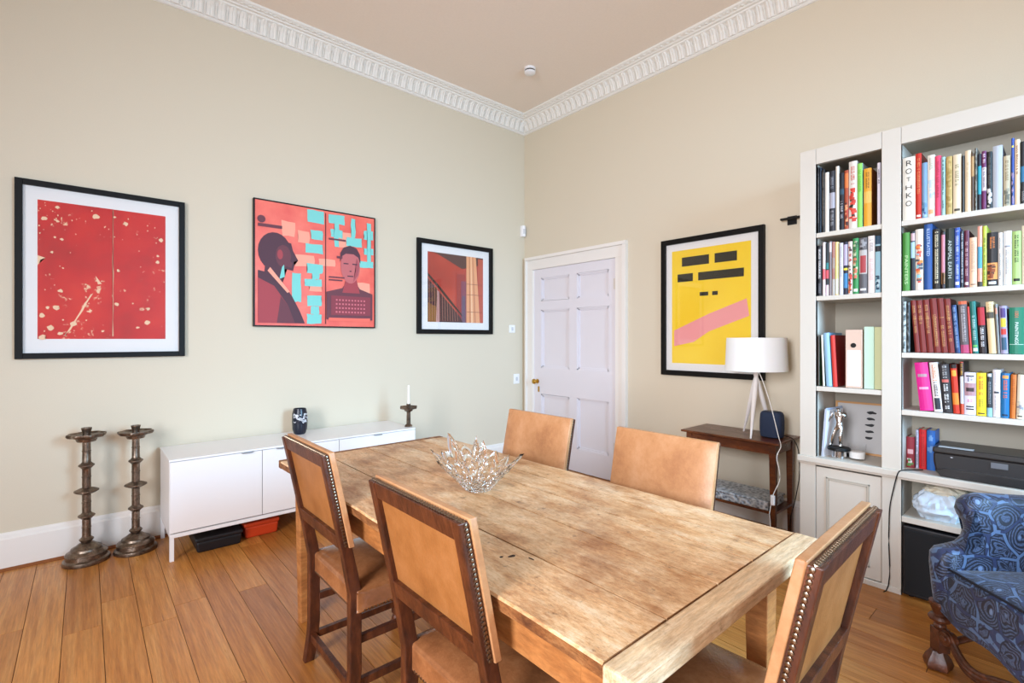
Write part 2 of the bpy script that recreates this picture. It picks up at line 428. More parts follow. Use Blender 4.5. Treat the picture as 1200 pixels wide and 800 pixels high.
# ------------------------------------------------------------------ door in the east wall
door = struct(bpy.data.objects.new('door_1', None)); COL.objects.link(door); door.location = (0, -0.715, 0)
def dy(y): return y + 0.715
bm = B()
PANELS = [(-0.27, -0.684, 1.765, 2.018), (-0.789, -1.191, 1.758, 2.015), (-0.27, -0.684, 1.036, 1.668), (-0.789, -1.191, 1.037, 1.665),
          (-0.27, -0.684, 0.235, 0.745), (-0.789, -1.191, 0.233, 0.757)]
ys = [-1.277, -1.191, -0.789, -0.684, -0.27, -0.153]
box(bm, 0.022, 0.05, dy(-1.277), dy(-0.153), 0.005, 2.112)
for a, b in ((-1.277, -1.191), (-0.789, -0.684), (-0.27, -0.153)): box(bm, 0.0, 0.022, dy(a), dy(b), 0.005, 2.112)
for a, b in ((-1.191, -0.789), (-0.684, -0.27)):
    for z0, z1 in ((0.005, 0.235), (0.75, 1.037), (1.666, 1.762), (2.016, 2.112)): box(bm, 0.0, 0.022, dy(a), dy(b), z0, z1)
for y1, y0, z0, z1 in PANELS:                     # moulded bead round each sunk panel, raised field inside
    for d, h in ((0.0, 0.005), (0.012, 0.013)):
        w_ = 0.012
        box(bm, h, 0.022, dy(y0+d), dy(y0+d+w_), z0+d, z1-d); box(bm, h, 0.022, dy(y1-d-w_), dy(y1-d), z0+d, z1-d)
        box(bm, h, 0.022, dy(y0+d), dy(y1-d), z0+d, z0+d+w_); box(bm, h, 0.022, dy(y0+d), dy(y1-d), z1-d-w_, z1-d)
obj('door_leaf', bm, M_door, door)
bm = B()
for (y0, y1, z0, z1) in ((-0.150, -0.068, 0, 2.1145), (-1.372, -1.280, 0, 2.1145), (-1.372, -0.068, 2.115, 2.222)):
    box(bm, -0.018, 0.0, dy(y0), dy(y1), z0, z1)
for (y0, y1, z0, z1) in ((-0.0675, -0.046, 0, 2.2215), (-1.410, -1.3725, 0, 2.2215), (-1.410, -0.046, 2.2225, 2.255)):
    box(bm, -0.040, 0.0, dy(y0), dy(y1), z0, z1)
for (y0, y1, z0, z1) in ((-0.162, -0.1505, 0, 2.1125), (-1.2795, -1.2785, 0, 2.1125), (-1.2795, -0.1505, 2.113, 2.1145)):
    box(bm, -0.010, 0.06, dy(y0), dy(y1), z0, z1)
box(bm, 0.0005, 0.10, dy(-0.152), dy(-0.1455), 0, 2.12); box(bm, 0.0005, 0.10, dy(-1.2895), dy(-1.2785), 0, 2.12); box(bm, 0.0005, 0.10, dy(-1.2785), dy(-0.152), 2.1135, 2.1245)
obj('door_frame', bm, M_gloss, door, bevel=0.004)
bm = B(); box(bm, 0.10, 0.13, dy(-1.3), dy(-0.14), 0, 2.13); obj('door_lining', bm, M_door, door)
kn = B(); lathe(kn, [(0.0, 0), (0.024, 0), (0.026, 0.004), (0.010, 0.008), (0.009, 0.03), (0.020, 0.036), (0.029, 0.050), (0.027, 0.062), (0.016, 0.070), (0.0, 0.072)], 20)
o = obj('door_knob', kn, M_brass, door, smooth=True); o.rotation_euler = (0, -math.pi/2, 0); o.location = (0, dy(-0.215), 0.885)
kn = B(); box(kn, -0.004, 0, -0.012, 0.012, -0.03, 0.03); obj('keyhole_plate', kn, M_brass, door, loc=(0, dy(-0.235), 0.80), bevel=0.002)
for z in (1.87, 0.32):
    hb = B(); cyl(hb, (-0.006, 0, -0.055), (-0.006, 0, 0.055), 0.007); box(hb, -0.004, 0, -0.004, 0.03, -0.05, 0.05)
    obj('hinge', hb, mat('#d8d0c8', 0.4), door, loc=(0, dy(-1.277), z))

# ------------------------------------------------------------------ framed pictures
def basis(wall):
    return (Vector((1, 0, 0)), Vector((0, 0, 1)), Vector((0, -1, 0))) if wall == 'n' else (Vector((0, -1, 0)), Vector((0, 0, 1)), Vector((-1, 0, 0)))
def picture(name, label, cat, wall, u0, u1, z0, z1, fw, fd, m_frame, matw=None, m_mount=M_board, glass=True):
    U, V, N = basis(wall); w_, h_ = abs(u1-u0), z1-z0
    c = (Vector(((u0+u1)/2, 0, (z0+z1)/2)) if wall == 'n' else Vector((0, (u0+u1)/2, (z0+z1)/2)))
    t = thing(name, label, cat, c)
    def P(u, v, n): return U*u + V*v + N*n
    def bx(bm, ua, ub, va, vb, na, nb):
        hexa(bm, [P(ua, va, na), P(ub, va, na), P(ub, vb, na), P(ua, vb, na)], [P(ua, va, nb), P(ub, va, nb), P(ub, vb, nb), P(ua, vb, nb)])
    W, H = w_/2, h_/2
    bm = B()
    bx(bm, -W, -W+fw, -H, H, 0.002, fd); bx(bm, W-fw, W, -H, H, 0.002, fd)
    bx(bm, -W+fw, W-fw, -H, -H+fw, 0.002, fd); bx(bm, -W+fw, W-fw, H-fw, H, 0.002, fd)
    obj('frame', bm, m_frame, t, bevel=0.002)
    bm = B(); bx(bm, -W+fw*0.5, W-fw*0.5, -H+fw*0.5, H-fw*0.5, 0.003, 0.010); obj('mount_board', bm, m_mount, t)
    if glass:
        bm = B(); bx(bm, -W+fw*0.9, W-fw*0.9, -H+fw*0.9, H-fw*0.9, fd-0.010, fd-0.008); obj('glazing', bm, M_glazing, t)
    return t, P
def art(t, P, u0, u1, v0, v1, base, polys, name='print', n0=0.0105, mats=None):
    """flat print: base sheet plus printed shapes, coordinates 0..1 (v up); thin real layers of ink"""
    bm = B(); ms = [base]; lx = lambda a: u0+(u1-u0)*a; lz = lambda a: v0+(v1-v0)*a
    bm.faces.new([bm.verts.new(P(lx(a), lz(b), n0)) for a, b in ((0, 0), (1, 0), (1, 1), (0, 1))])
    for i, (c, pts) in enumerate(polys):
        mm = c if not isinstance(c, str) else mat(c, 0.6)
        if mm not in ms: ms.append(mm)
        try:
            f = bm.faces.new([bm.verts.new(P(lx(a), lz(b), n0 + 0.00012*(i+1))) for a, b in pts]); f.material_index = ms.index(mm)
        except ValueError: pass
    me = bpy.data.meshes.new(name); bmesh.ops.triangulate(bm, faces=[f for f in bm.faces if len(f.verts) > 4]); bm.to_mesh(me); bm.free()
    for m in ms: me.materials.append(m)
    o = bpy.data.objects.new(name, me); COL.objects.link(o); o.parent = t; return o
def jag(pts, k=4, a=0.01, rnd=None):
    rnd = rnd or random; out = []
    for i, p in enumerate(pts):
        q = pts[(i+1) % len(pts)]
        for j in range(k):
            t = j/k; out.append((p[0]+(q[0]-p[0])*t + rnd.uniform(-a, a), p[1]+(q[1]-p[1])*t + rnd.uniform(-a, a)))
    return out
def blob(cx, cy, r, ry=None, n=9, j=0.35):
    ry = ry or r; return [(cx + r*(1+random.uniform(-j, j))*math.cos(2*math.pi*k/n), cy + ry*(1+random.uniform(-j, j))*math.sin(2*math.pi*k/n)) for k in range(n)]
def rect(a, b, c, d): return [(a, c), (b, c), (b, d), (a, d)]

# picture 1: distressed red print
g = NT('red_ink'); tc = g.n('TexCoord')
n1 = g.n('TexNoise', {'Vector': tc.outputs['Object'], 'Scale': 3.0, 'Detail': 6, 'Roughness': 0.6})
c = g.ramp(n1.outputs['Fac'], [(0.35, '#b00400'), (0.5, '#c80a04'), (0.68, '#d8240f')])
n2 = g.n('TexNoise', {'Vector': tc.outputs['Object'], 'Scale': 34.0, 'Detail': 8, 'Roughness': 0.75})
n3 = g.n('TexNoise', {'Vector': tc.outputs['Object'], 'Scale': 4.2, 'Detail': 3})
sub = g.n('Math', {0: n2.outputs['Fac'], 1: n3.outputs['Fac']}, operation='MULTIPLY')
f = g.ramp(sub.outputs[0], [(0.350, '#000000'), (0.375, '#ffffff')])
c = g.mix(f, c, lin('#f0c9a0')); M_redink = g.out(c, 0.5)
t, P = picture('framed_picture', 'large black framed red print with cream scratches, hanging left on the wall', 'picture', 'n', -4.078, -3.238, 1.231, 2.302, 0.034, 0.030, M_frame)
cr = '#f0cba6'
polys = [(cr, jag([(0.20, 0.03), (0.24, 0.07), (0.40, 0.34), (0.38, 0.33), (0.30, 0.20), (0.18, 0.02)], 4, 0.008)),
         (cr, [(0.0, 0.60), (0.055, 0.585), (0.02, 0.57), (0.01, 0.54), (0, 0.53)]), (cr, [(0.42, 0.48), (0.47, 0.42), (0.44, 0.415)]),
         (cr, jag(rect(0.555, 0.561, 0.02, 0.99), 8, 0.003))]
for cx, cy, r in ((0.42, 0.93, 0.028), (0.66, 0.90, 0.022), (0.045, 0.87, 0.02), (0.14, 0.96, 0.015), (0.14, 0.86, 0.014), (0.12, 0.74, 0.010), (0.17, 0.73, 0.012),
                  (0.96, 0.80, 0.022), (0.93, 0.62, 0.020), (0.93, 0.67, 0.012), (0.13, 0.23, 0.026), (0.07, 0.225, 0.014), (0.09, 0.08, 0.028), (0.16, 0.04, 0.02),
                  (0.03, 0.17, 0.022), (0.25, 0.11, 0.024), (0.59, 0.27, 0.018), (0.84, 0.13, 0.022), (0.76, 0.09, 0.014), (0.85, 0.24, 0.016), (0.16, 0.35, 0.018),
                  (0.10, 0.63, 0.012), (0.18, 0.52, 0.008), (0.60, 0.53, 0.014), (0.57, 0.94, 0.012), (0.48, 0.06, 0.012), (0.03, 0.01, 0.03), (0.72, 0.28, 0.008), (0.18, 0.14, 0.008), (0.35, 0.14, 0.007)):
    polys.append((cr, blob(cx, cy, r, r*0.7)))
for _ in range(60):
    r = random.uniform(0.002, 0.006); polys.append((cr, blob(random.random()**1.4, random.uniform(0.75, 0.99) if random.random() < .6 else random.random(), r, r, 6)))
art(t, P, -0.323, 0.310, -0.4165, 0.424, M_redink, polys)

# picture 2: coral and turquoise canvas, generic two-panel figure print
t, P = picture('framed_picture', 'square coral and turquoise print with two dark figures in a thin black frame', 'picture', 'n', -2.803, -1.820, 1.445, 2.422, 0.010, 0.032, M_black, glass=False)
co, tq, dk, dk2, pk, mr = '#f4705f', '#7fd0c8', '#54323e', '#6d3a44', '#f9a58c', '#a8434a'
g = NT('coral_ink'); tc = g.n('TexCoord'); n1 = g.n('TexNoise', {'Vector': tc.outputs['Object'], 'Scale': 5, 'Detail': 5})
M_coral = g.out(g.ramp(n1.outputs['Fac'], [(0.35, '#e85a4b'), (0.6, '#f4705c'), (0.8, '#f88d76')]), 0.45)
polys = []
for a in ((0.20, 0.30, 0.74, 0.86), (0.33, 0.42, 0.70, 0.80), (0.30, 0.46, 0.50, 0.60), (0.50, 0.64, 0.52, 0.58), (0.64, 0.80, 0.70, 0.84), (0.42, 0.52, 0.30, 0.36), (0.80, 0.96, 0.30, 0.40)):
    polys.append((pk, jag(rect(*a), 2, 0.006)))
for a in ((0.40, 0.52, 0.02, 0.10), (0.40, 0.52, 0.17, 0.26), (0.43, 0.50, 0.10, 0.17), (0.38, 0.52, 0.34, 0.40), (0.40, 0.53, 0.45, 0.53), (0.44, 0.50, 0.40, 0.45), (0.39, 0.53, 0.62, 0.70), (0.43, 0.53, 0.74, 0.82), (0.40, 0.54, 0.88, 0.99),
          (0.28, 0.35, 0.20, 0.44), (0.58, 0.72, 0.90, 0.98), (0.60, 0.70, 0.78, 0.85), (0.63, 0.67, 0.70, 0.92), (0.74, 0.88, 0.72, 0.80), (0.78, 0.82, 0.80, 0.97), (0.90, 0.99, 0.66, 0.72), (0.90, 0.99, 0.80, 0.88), (0.93, 0.97, 0.58, 0.95), (0.86, 0.99, 0.54, 0.60)):
    polys.append((tq, jag(rect(*a), 3, 0.004)))
def ell(cx, cy, rx, ry, n=22): return [(cx+rx*math.cos(2*math.pi*k/n), cy+ry*math.sin(2*math.pi*k/n)) for k in range(n)]
polys += [(dk, [(0.02, 0.02), (0.38, 0.02), (0.34, 0.12), (0.28, 0.24), (0.20, 0.35), (0.12, 0.42), (0.02, 0.44)]), (dk, [(0.06, 0.36), (0.20, 0.34), (0.22, 0.46), (0.25, 0.50), (0.08, 0.55)]),
          (dk, ell(0.145, 0.60, 0.125, 0.155)), (dk, [(0.20, 0.47), (0.285, 0.455), (0.295, 0.50), (0.29, 0.53), (0.325, 0.545), (0.285, 0.62), (0.27, 0.68), (0.18, 0.70)]),
          (dk2, ell(0.21, 0.57, 0.06, 0.09)), (dk2, [(0.23, 0.49), (0.275, 0.475), (0.28, 0.52), (0.25, 0.54)]), (mr, ell(0.185, 0.58, 0.022, 0.04)),
          (mr, [(0.02, 0.02), (0.30, 0.02), (0.25, 0.16), (0.14, 0.32), (0.02, 0.38)]), (dk2, [(0.16, 0.02), (0.30, 0.02), (0.25, 0.16), (0.19, 0.24)]), (tq, [(0.18, 0.38), (0.20, 0.48), (0.215, 0.50), (0.22, 0.40)]),
          (pk, [(0.09, 0.44), (0.11, 0.47), (0.26, 0.28), (0.24, 0.27)]), (dk2, rect(0.02, 0.20, 0.80, 0.815)), (dk2, rect(0.02, 0.20, 0.79, 0.80)), (dk2, ell(0.045, 0.85, 0.03, 0.03, 14)),
          ('#2c1a20', rect(0.55, 0.556, 0.02, 0.98)),
          (dk2, [(0.56, 0.06), (0.98, 0.06), (0.98, 0.30), (0.86, 0.34), (0.82, 0.40), (0.74, 0.40), (0.70, 0.34), (0.56, 0.30)]),
          (mr, [(0.70, 0.30), (0.86, 0.30), (0.83, 0.42), (0.73, 0.42)]),
          ('#c4696a', ell(0.772, 0.54, 0.088, 0.155)), ('#a95058', [(0.80, 0.40), (0.845, 0.47), (0.858, 0.56), (0.83, 0.62), (0.82, 0.50)]),
          (dk, [(0.678, 0.57), (0.682, 0.65), (0.71, 0.70), (0.77, 0.725), (0.83, 0.705), (0.862, 0.65), (0.866, 0.57), (0.845, 0.625), (0.80, 0.650), (0.73, 0.648), (0.70, 0.625)]),
          (dk, rect(0.71, 0.755, 0.555, 0.565)), (dk, rect(0.79, 0.835, 0.555, 0.565)), (dk, rect(0.765, 0.782, 0.49, 0.50)), (dk, rect(0.745, 0.80, 0.445, 0.455)),
          (dk2, rect(0.58, 0.70, 0.40, 0.412)), (dk2, rect(0.58, 0.72, 0.425, 0.437)), (dk2, rect(0.58, 0.73, 0.755, 0.77)), (dk2, rect(0.65, 0.70, 0.60, 0.62)),
          (co, jag(rect(0.58, 0.96, 0.045, 0.075), 3, 0.004)), ('#8c3b46', rect(0.60, 0.96, 0.10, 0.27))]
for i in range(4):
    for j in range(10): polys.append(('#d3707a', rect(0.64+j*0.028, 0.655+j*0.028, 0.12+i*0.035, 0.135+i*0.035)))
art(t, P, -0.481, 0.481, -0.478, 0.478, M_coral, polys, n0=0.028)
bm = B(); 
hexa(bm, [P(-0.481, -0.478, 0.009), P(0.481, -0.478, 0.009), P(0.481, 0.478, 0.009), P(-0.481, 0.478, 0.009)], [P(-0.481, -0.478, 0.0275), P(0.481, -0.478, 0.0275), P(0.481, 0.478, 0.0275), P(-0.481, 0.478, 0.0275)])
obj('backing_panel', bm, M_board, t)

# picture 3: photograph of a red stairwell
t, P = picture('framed_picture', 'black framed photo of a red stairwell and curtain nearest the room corner', 'picture', 'n', -1.392, -0.479, 1.400, 2.312, 0.044, 0.030, M_frame)
polys = [('#8a3328', [(0.0, 1), (1, 1), (1, 0.86), (0.45, 0.94), (0.2, 0.97)]), ('#5c3a34', [(0.12, 1), (1, 1), (1, 0.90), (0.6, 0.80)]),
         ('#a03a32', rect(0.50, 0.66, 0.02, 0.72)), ('#8a4a58', rect(0.58, 0.68, 0.0, 0.62)), ('#6a5468', rect(0.60, 0.66, 0.0, 0.40)),
         ('#4a2a2a', [(0, 0), (0, 0.62), (0.55, 0.10), (0.62, 0)]), ('#8a5a2c', [(0, 0), (0, 0.28), (0.14, 0.22), (0.16, 0)]), ('#c89890', [(0.14, 0), (0.16, 0.46), (0.19, 0.44), (0.20, 0)]),
         ('#3b2a20', [(0, 0.66), (0, 0.70), (0.10, 0.61), (0.20, 0.52), (0.40, 0.32), (0.60, 0.12), (0.60, 0.09), (0.38, 0.29), (0.18, 0.49)]),
         ('#c05a44', rect(0.90, 1.0, 0, 0.98)), ('#e8a678', [(0.68, 0), (0.94, 0), (0.86, 1), (0.68, 1)]), ('#c67a50', [(0.74, 0), (0.76, 0), (0.745, 1), (0.73, 1)]), ('#d08860', [(0.83, 0), (0.86, 0), (0.81, 1), (0.79, 1)]),
         ('#f6c89c', [(0.77, 0), (0.80, 0), (0.775, 1), (0.76, 1)])]
for i in range(12):
    a = 0.03 + i*0.044; top = 0.66 - a*1.0; polys.append(('#a9705e', [(a, 0.02), (a+0.008, 0.02), (a+0.008-0.01, top), (a-0.01, top)]))
for z in (0.58, 0.42, 0.16): polys.append(('#8a3c30', rect(0.68, 0.98, z, z+0.006)))
g = NT('red_photo'); tc = g.n('TexCoord'); n1 = g.n('TexNoise', {'Vector': tc.outputs['Object'], 'Scale': 2.5, 'Detail': 2})
M_rp = g.out(g.ramp(n1.outputs['Fac'], [(0.3, '#a03428'), (0.6, '#c04534'), (0.8, '#cc5a44')]), 0.4)
art(t, P, -0.3375, 0.3345, -0.340, 0.340, M_rp, polys)

# poster: yellow print with a pink slanting band (plain stand-in)
t, P = picture('framed_picture', 'tall black framed yellow poster with a slanting pink band behind the lamp', 'picture', 'e', -1.771, -2.621, 1.045, 2.187, 0.042, 0.032, M_frame)
U0, U1 = -(-1.865+2.196), (2.52-2.196)
g = NT('yellow_ink'); tc = g.n('TexCoord'); n1 = g.n('TexNoise', {'Vector': tc.outputs['Object'], 'Scale': 3, 'Detail': 3})
M_yel = g.out(g.ramp(n1.outputs['Fac'], [(0.3, '#f8d020'), (0.7, '#fdd932')]), 0.5)
polys = [('#f2a0a0', [(0.03, 0.15), (0.03, 0.29), (0.50, 0.43), (0.95, 0.54), (0.98, 0.40), (0.50, 0.28), (0.30, 0.19)])]
def bars(v0, v1, segs, c): 
    for a, b in segs: polys.append((c, rect(a, b, v0, v1)))
bars(0.855, 0.935, ((0.14, 0.50), (0.57, 0.84)), '#23200f')
bars(0.720, 0.790, ((0.08, 0.29), (0.36, 0.92)), '#23200f')
bars(0.585, 0.618, ((0.38, 0.49), (0.54, 0.61)), '#23200f')
art(t, P, U0, U1, 1.148-1.616, 2.087-1.616, M_yel, polys)

# ------------------------------------------------------------------ small fittings
t = thing('motion_sensor', 'small white alarm motion sensor high beside the room corner', 'sensor', (-0.035, 0, 2.50))
bm = B(); prism(bm, [(-0.032, 0.0), (0.032, 0.0), (0.026, -0.036), (0, -0.05), (-0.026, -0.036)], 'z', 0, 0.125); obj('housing', bm, M_white, t, bevel=0.006)
bm = B(); prism(bm, [(-0.02, -0.040), (0.02, -0.040), (0.012, -0.051), (-0.012, -0.051)], 'z', 0.03, 0.085); obj('sensor_lens', bm, mat('#cfd0d2', 0.3), t)
t = thing('smoke_alarm', 'round white smoke alarm with dark band on the ceiling', 'alarm', (-0.70, -0.84, RH))
bm = B(); lathe(bm, [(0.052, 0.0), (0.054, -0.018), (0.05, -0.022)], 28); obj('base', bm, M_white, t, smooth=True)
bm = B(); lathe(bm, [(0.046, -0.022), (0.046, -0.034)], 28); obj('vent_band', bm, M_black, t)
bm = B(); lathe(bm, [(0.051, -0.034), (0.050, -0.046), (0.035, -0.054), (0.0, -0.056)], 28); obj('cover', bm, M_white, t, smooth=True)
def plate(x, z, w_, h_, label, name='light_switch'):
    t = thing(name, label, 'switch', (x, 0, z)); bm = B(); box(bm, -w_/2, w_/2, -0.009, 0, -h_/2, h_/2); obj('switch_plate', bm, M_white, t, bevel=0.003)
    bm = B(); box(bm, -0.012, 0.012, -0.015, -0.009, -0.02, 0.02); obj('rocker' if name == 'light_switch' else 'dial', bm, mat('#c9c9cc', 0.4), t, bevel=0.002)
plate(-0.19, 1.462, 0.085, 0.085, 'white light switch on the left wall, above the other switch near the door')
plate(-0.125, 0.905, 0.085, 0.11, 'lower white wall switch beside the door frame behind the leather chair', 'light_switch')
t = thing('wall_bracket', 'small black iron bracket on the wall just left of the bookcase', 'bracket', (0, -2.80, 2.185))
bm = B(); box(bm, -0.10, 0, -0.15, -0.10, -0.012, 0.03); box(bm, -0.06, -0.03, -0.13, 0.06, 0.0, 0.014); obj('arm', bm, M_black, t, bevel=0.003)
bm = B(); box(bm, -0.008, 0, -0.03, 0.03, -0.03, 0.03); obj('wall_plate', bm, M_black, t)

# ------------------------------------------------------------------ sideboard
SX0, SX1, SY = -3.379, -1.699, -0.520
t = thing('sideboard', 'long low white sideboard on thin metal legs against the left wall', 'sideboard', ((SX0+SX1)/2, -0.27, 0))
cx, cy = (SX0+SX1)/2, -0.27
def sb(bm, x0, x1, y0, y1, z0, z1): box(bm, x0-cx, x1-cx, y0-cy, y1-cy, z0, z1)
bm = B(); sb(bm, SX0, SX1, SY+0.022, -0.03, 0.165, 0.605); obj('carcass', bm, M_white, t)
bm = B(); sb(bm, SX0-0.003, SX1+0.003, SY+0.004, -0.028, 0.603, 0.615); obj('top_panel', bm, M_white, t, bevel=0.002)
drs = [(SX0, -2.864, -2.955), (-2.864, -2.338, -2.742), (-2.338, SX1, -2.03)]
for a, b, hx in drs:
    bm = B(); sb(bm, a+0.002, b-0.002, SY, SY+0.019, 0.17, 0.600); d = obj('cabinet_door', bm, M_white, t, bevel=0.0015)
    bm = B(); 
    prism(bm, [(hx-0.036-cx, SY-cy-0.001), (hx+0.036-cx, SY-cy-0.001), (hx+0.028-cx, SY-cy-0.016), (hx-0.028-cx, SY-cy-0.016)], 'z', 0.598, 0.603)
    obj('door_handle', bm, mat('#a8a8aa', 0.3, 0.8), d)
bm = B()
sb(bm, SX0, SX1, SY, SY+0.022, 0.140, 0.162); sb(bm, SX0, SX1, -0.055, -0.033, 0.140, 0.162); sb(bm, SX0, SX0+0.022, SY+0.0225, -0.0555, 0.140, 0.162); sb(bm, SX1-0.022, SX1, SY+0.0225, -0.0555, 0.140, 0.162)
obj('leg_frame', bm, M_white, t, bevel=0.002)
for x in (SX0, SX1-0.022):
    for y in (SY, -0.055):
        bm = B(); sb(bm, x, x+0.022, y, y+0.022, 0, 0.1398); obj('leg', bm, M_white, t)
def lowbox(name, label, x0, x1, y0, y1, h, c, rz=0):
    t = thing(name, label, 'box', ((x0+x1)/2, (y0+y1)/2, 0), rz); w_, d_ = (x1-x0)/2, (y1-y0)/2
    bm = B(); hexa(bm, [(-w_+.008, -d_+.008, 0), (w_-.008, -d_+.008, 0), (w_-.008, d_-.008, 0), (-w_+.008, d_-.008, 0)], [(-w_, -d_, h*.75), (w_, -d_, h*.75), (w_, d_, h*.75), (-w_, d_, h*.75)]); obj('body', bm, c, t, bevel=0.012)
    bm = B(); box(bm, -w_-.004, w_+.004, -d_-.004, d_+.004, h*.75, h); obj('lid', bm, c, t, bevel=0.008)
lowbox('storage_case', 'flat black case lying on the floor under the sideboard', -3.24, -2.98, -0.50, -0.16, 0.095, mat('#17161a', 0.5))
lowbox('storage_case', 'flat orange-red case beside the black one under the sideboard', -2.955, -2.74, -0.45, -0.16, 0.105, mat('#c23d18', 0.45))

# vase and small candlestick on the sideboard
t = thing('vase', 'small dark blue ceramic vase with white brushed ring on the sideboard', 'vase', (-2.509, -0.165, 0.6155))
bm = B(); lathe(bm, [(0.0, 0.0), (0.036, 0.0), (0.043, 0.006), (0.053, 0.04), (0.056, 0.10), (0.054, 0.16), (0.047, 0.190), (0.045, 0.197), (0.041, 0.197), (0.042, 0.185), (0.042, 0.03), (0.0, 0.02)], 36); obj('body', bm, mat('#1b1f2c', 0.25), t, smooth=True)
bm = B(); random.seed(3)
for i in range(46):
    a = random.uniform(-2.9, -0.6); z = random.uniform(0.10, 0.158); r = 0.0562 if z < 0.12 else 0.0557 - (z-0.12)*0.05
    l = random.uniform(0.15, 0.4); h = random.uniform(0.002, 0.005); s = random.uniform(-0.012, 0.012); N = 5
    pts = [(a + l*k/N, z + s*math.sin(k/N*3)) for k in range(N+1)]
    for p, q in zip(pts, pts[1:]):
        bm.faces.new([bm.verts.new((rr*math.cos(aa), rr*math.sin(aa), zz)) for rr, aa, zz in ((r+.0008, p[0], p[1]-h), (r+.0008, q[0], q[1]-h), (r+.0008, q[0], q[1]+h), (r+.0008, p[0], p[1]+h))])
obj('white_glaze', bm, mat('#d8d8dc', 0.35), t)
random.seed(11)
t = thing('candlestick', 'small dark pewter candlestick with white candle on the sideboard end', 'candlestick', (-1.712, -0.43, 0.6155))
bm = B(); lathe(bm, [(0.0, 0), (0.036, 0.0), (0.036, 0.008), (0.028, 0.014), (0.02, 0.02), (0.018, 0.12), (0.022, 0.125), (0.038, 0.133), (0.040, 0.142), (0.078, 0.152), (0.080, 0.168), (0.074, 0.160), (0.02, 0.152), (0.018, 0.160), (0.020, 0.190), (0.0, 0.190)], 6); obj('stem', bm, M_pewter, t)
bm = B(); cyl(bm, (0, 0, 0.188), (0, 0, 0.345), 0.011, 0.009, 14); obj('candle', bm, mat('#f4f0e8', 0.4), t, smooth=False)

# tall candlesticks on the floor
def tall_candlestick(x, y, label, rz, sc=1.0):
    t = thing('floor_candlestick', label, 'candlestick', (x, y, 0), rz)
    base = [(0.0, 0), (0.113, 0.0), (0.116, 0.008), (0.112, 0.022), (0.100, 0.030), (0.098, 0.050), (0.102, 0.054), (0.096, 0.064), (0.078, 0.074), (0.074, 0.086), (0.050, 0.100), (0.036, 0.112), (0.024, 0.118)]
    bm = B(); lathe(bm, base, 40); obj('base', bm, M_pewter, t, smooth=True)
    pr = [(0.022, 0.115), (0.034, 0.130), (0.036, 0.136), (0.022, 0.150)]
    for zc, r in ((0.277, 0.041), (0.428, 0.060), (0.583, 0.039)):
        for dz in (-0.075,): pr += [(0.0215, zc-0.075), (0.0235, zc-0.073), (0.0235, zc-0.068), (0.0215, zc-0.066)]
        pr += [(0.0215, zc-0.022), (r*0.75, zc-0.012), (r, zc-0.003), (r, zc+0.003), (r*0.72, zc+0.011), (0.0215, zc+0.020)]
    pr += [(0.0205, 0.665), (0.0225, 0.667), (0.0225, 0.672), (0.0205, 0.674), (0.020, 0.725)]
    bm = B(); lathe(bm, pr, 24); obj('shaft', bm, M_pewter, t, smooth=True)
    bm = B(); n = 48; rings = []
    for r, z in ((0.02, 0.722), (0.046, 0.728), (0.050, 0.738), (0.052, 0.746), (0.086, 0.756), (0.092, 0.765), (0.091, 0.775), (0.084, 0.768), (0.03, 0.762), (0.022, 0.765)):
        rings.append([bm.verts.new((r*(1 + (0.06*math.cos(8*2*math.pi*k/n) if r > 0.08 else 0))*math.cos(2*math.pi*k/n), r*(1 + (0.06*math.cos(8*2*math.pi*k/n) if r > 0.08 else 0))*math.sin(2*math.pi*k/n), z)) for k in range(n)])
    for a, b in zip(rings, rings[1:]):
        for k in range(n): bm.faces.new((a[k], a[(k+1) % n], b[(k+1) % n], b[k]))
    obj('drip_pan', bm, M_pewter, t, smooth=True)
    bm = B(); lathe(bm, [(0.020, 0.762), (0.019, 0.775), (0.023, 0.795), (0.026, 0.805), (0.026, 0.811), (0.018, 0.811), (0.015, 0.79), (0.0, 0.785)], 24); obj('candle_socket', bm, M_pewter, t, smooth=True)
    t.scale = (sc, sc, sc); return t
tall_candlestick(-3.758, -0.163, 'tall knobbed pewter floor candlestick, the left and nearer of the pair', 0.2)
tall_candlestick(-3.520, -0.170, 'tall knobbed pewter floor candlestick, right of the pair beside the sideboard', 0.5, 0.985)

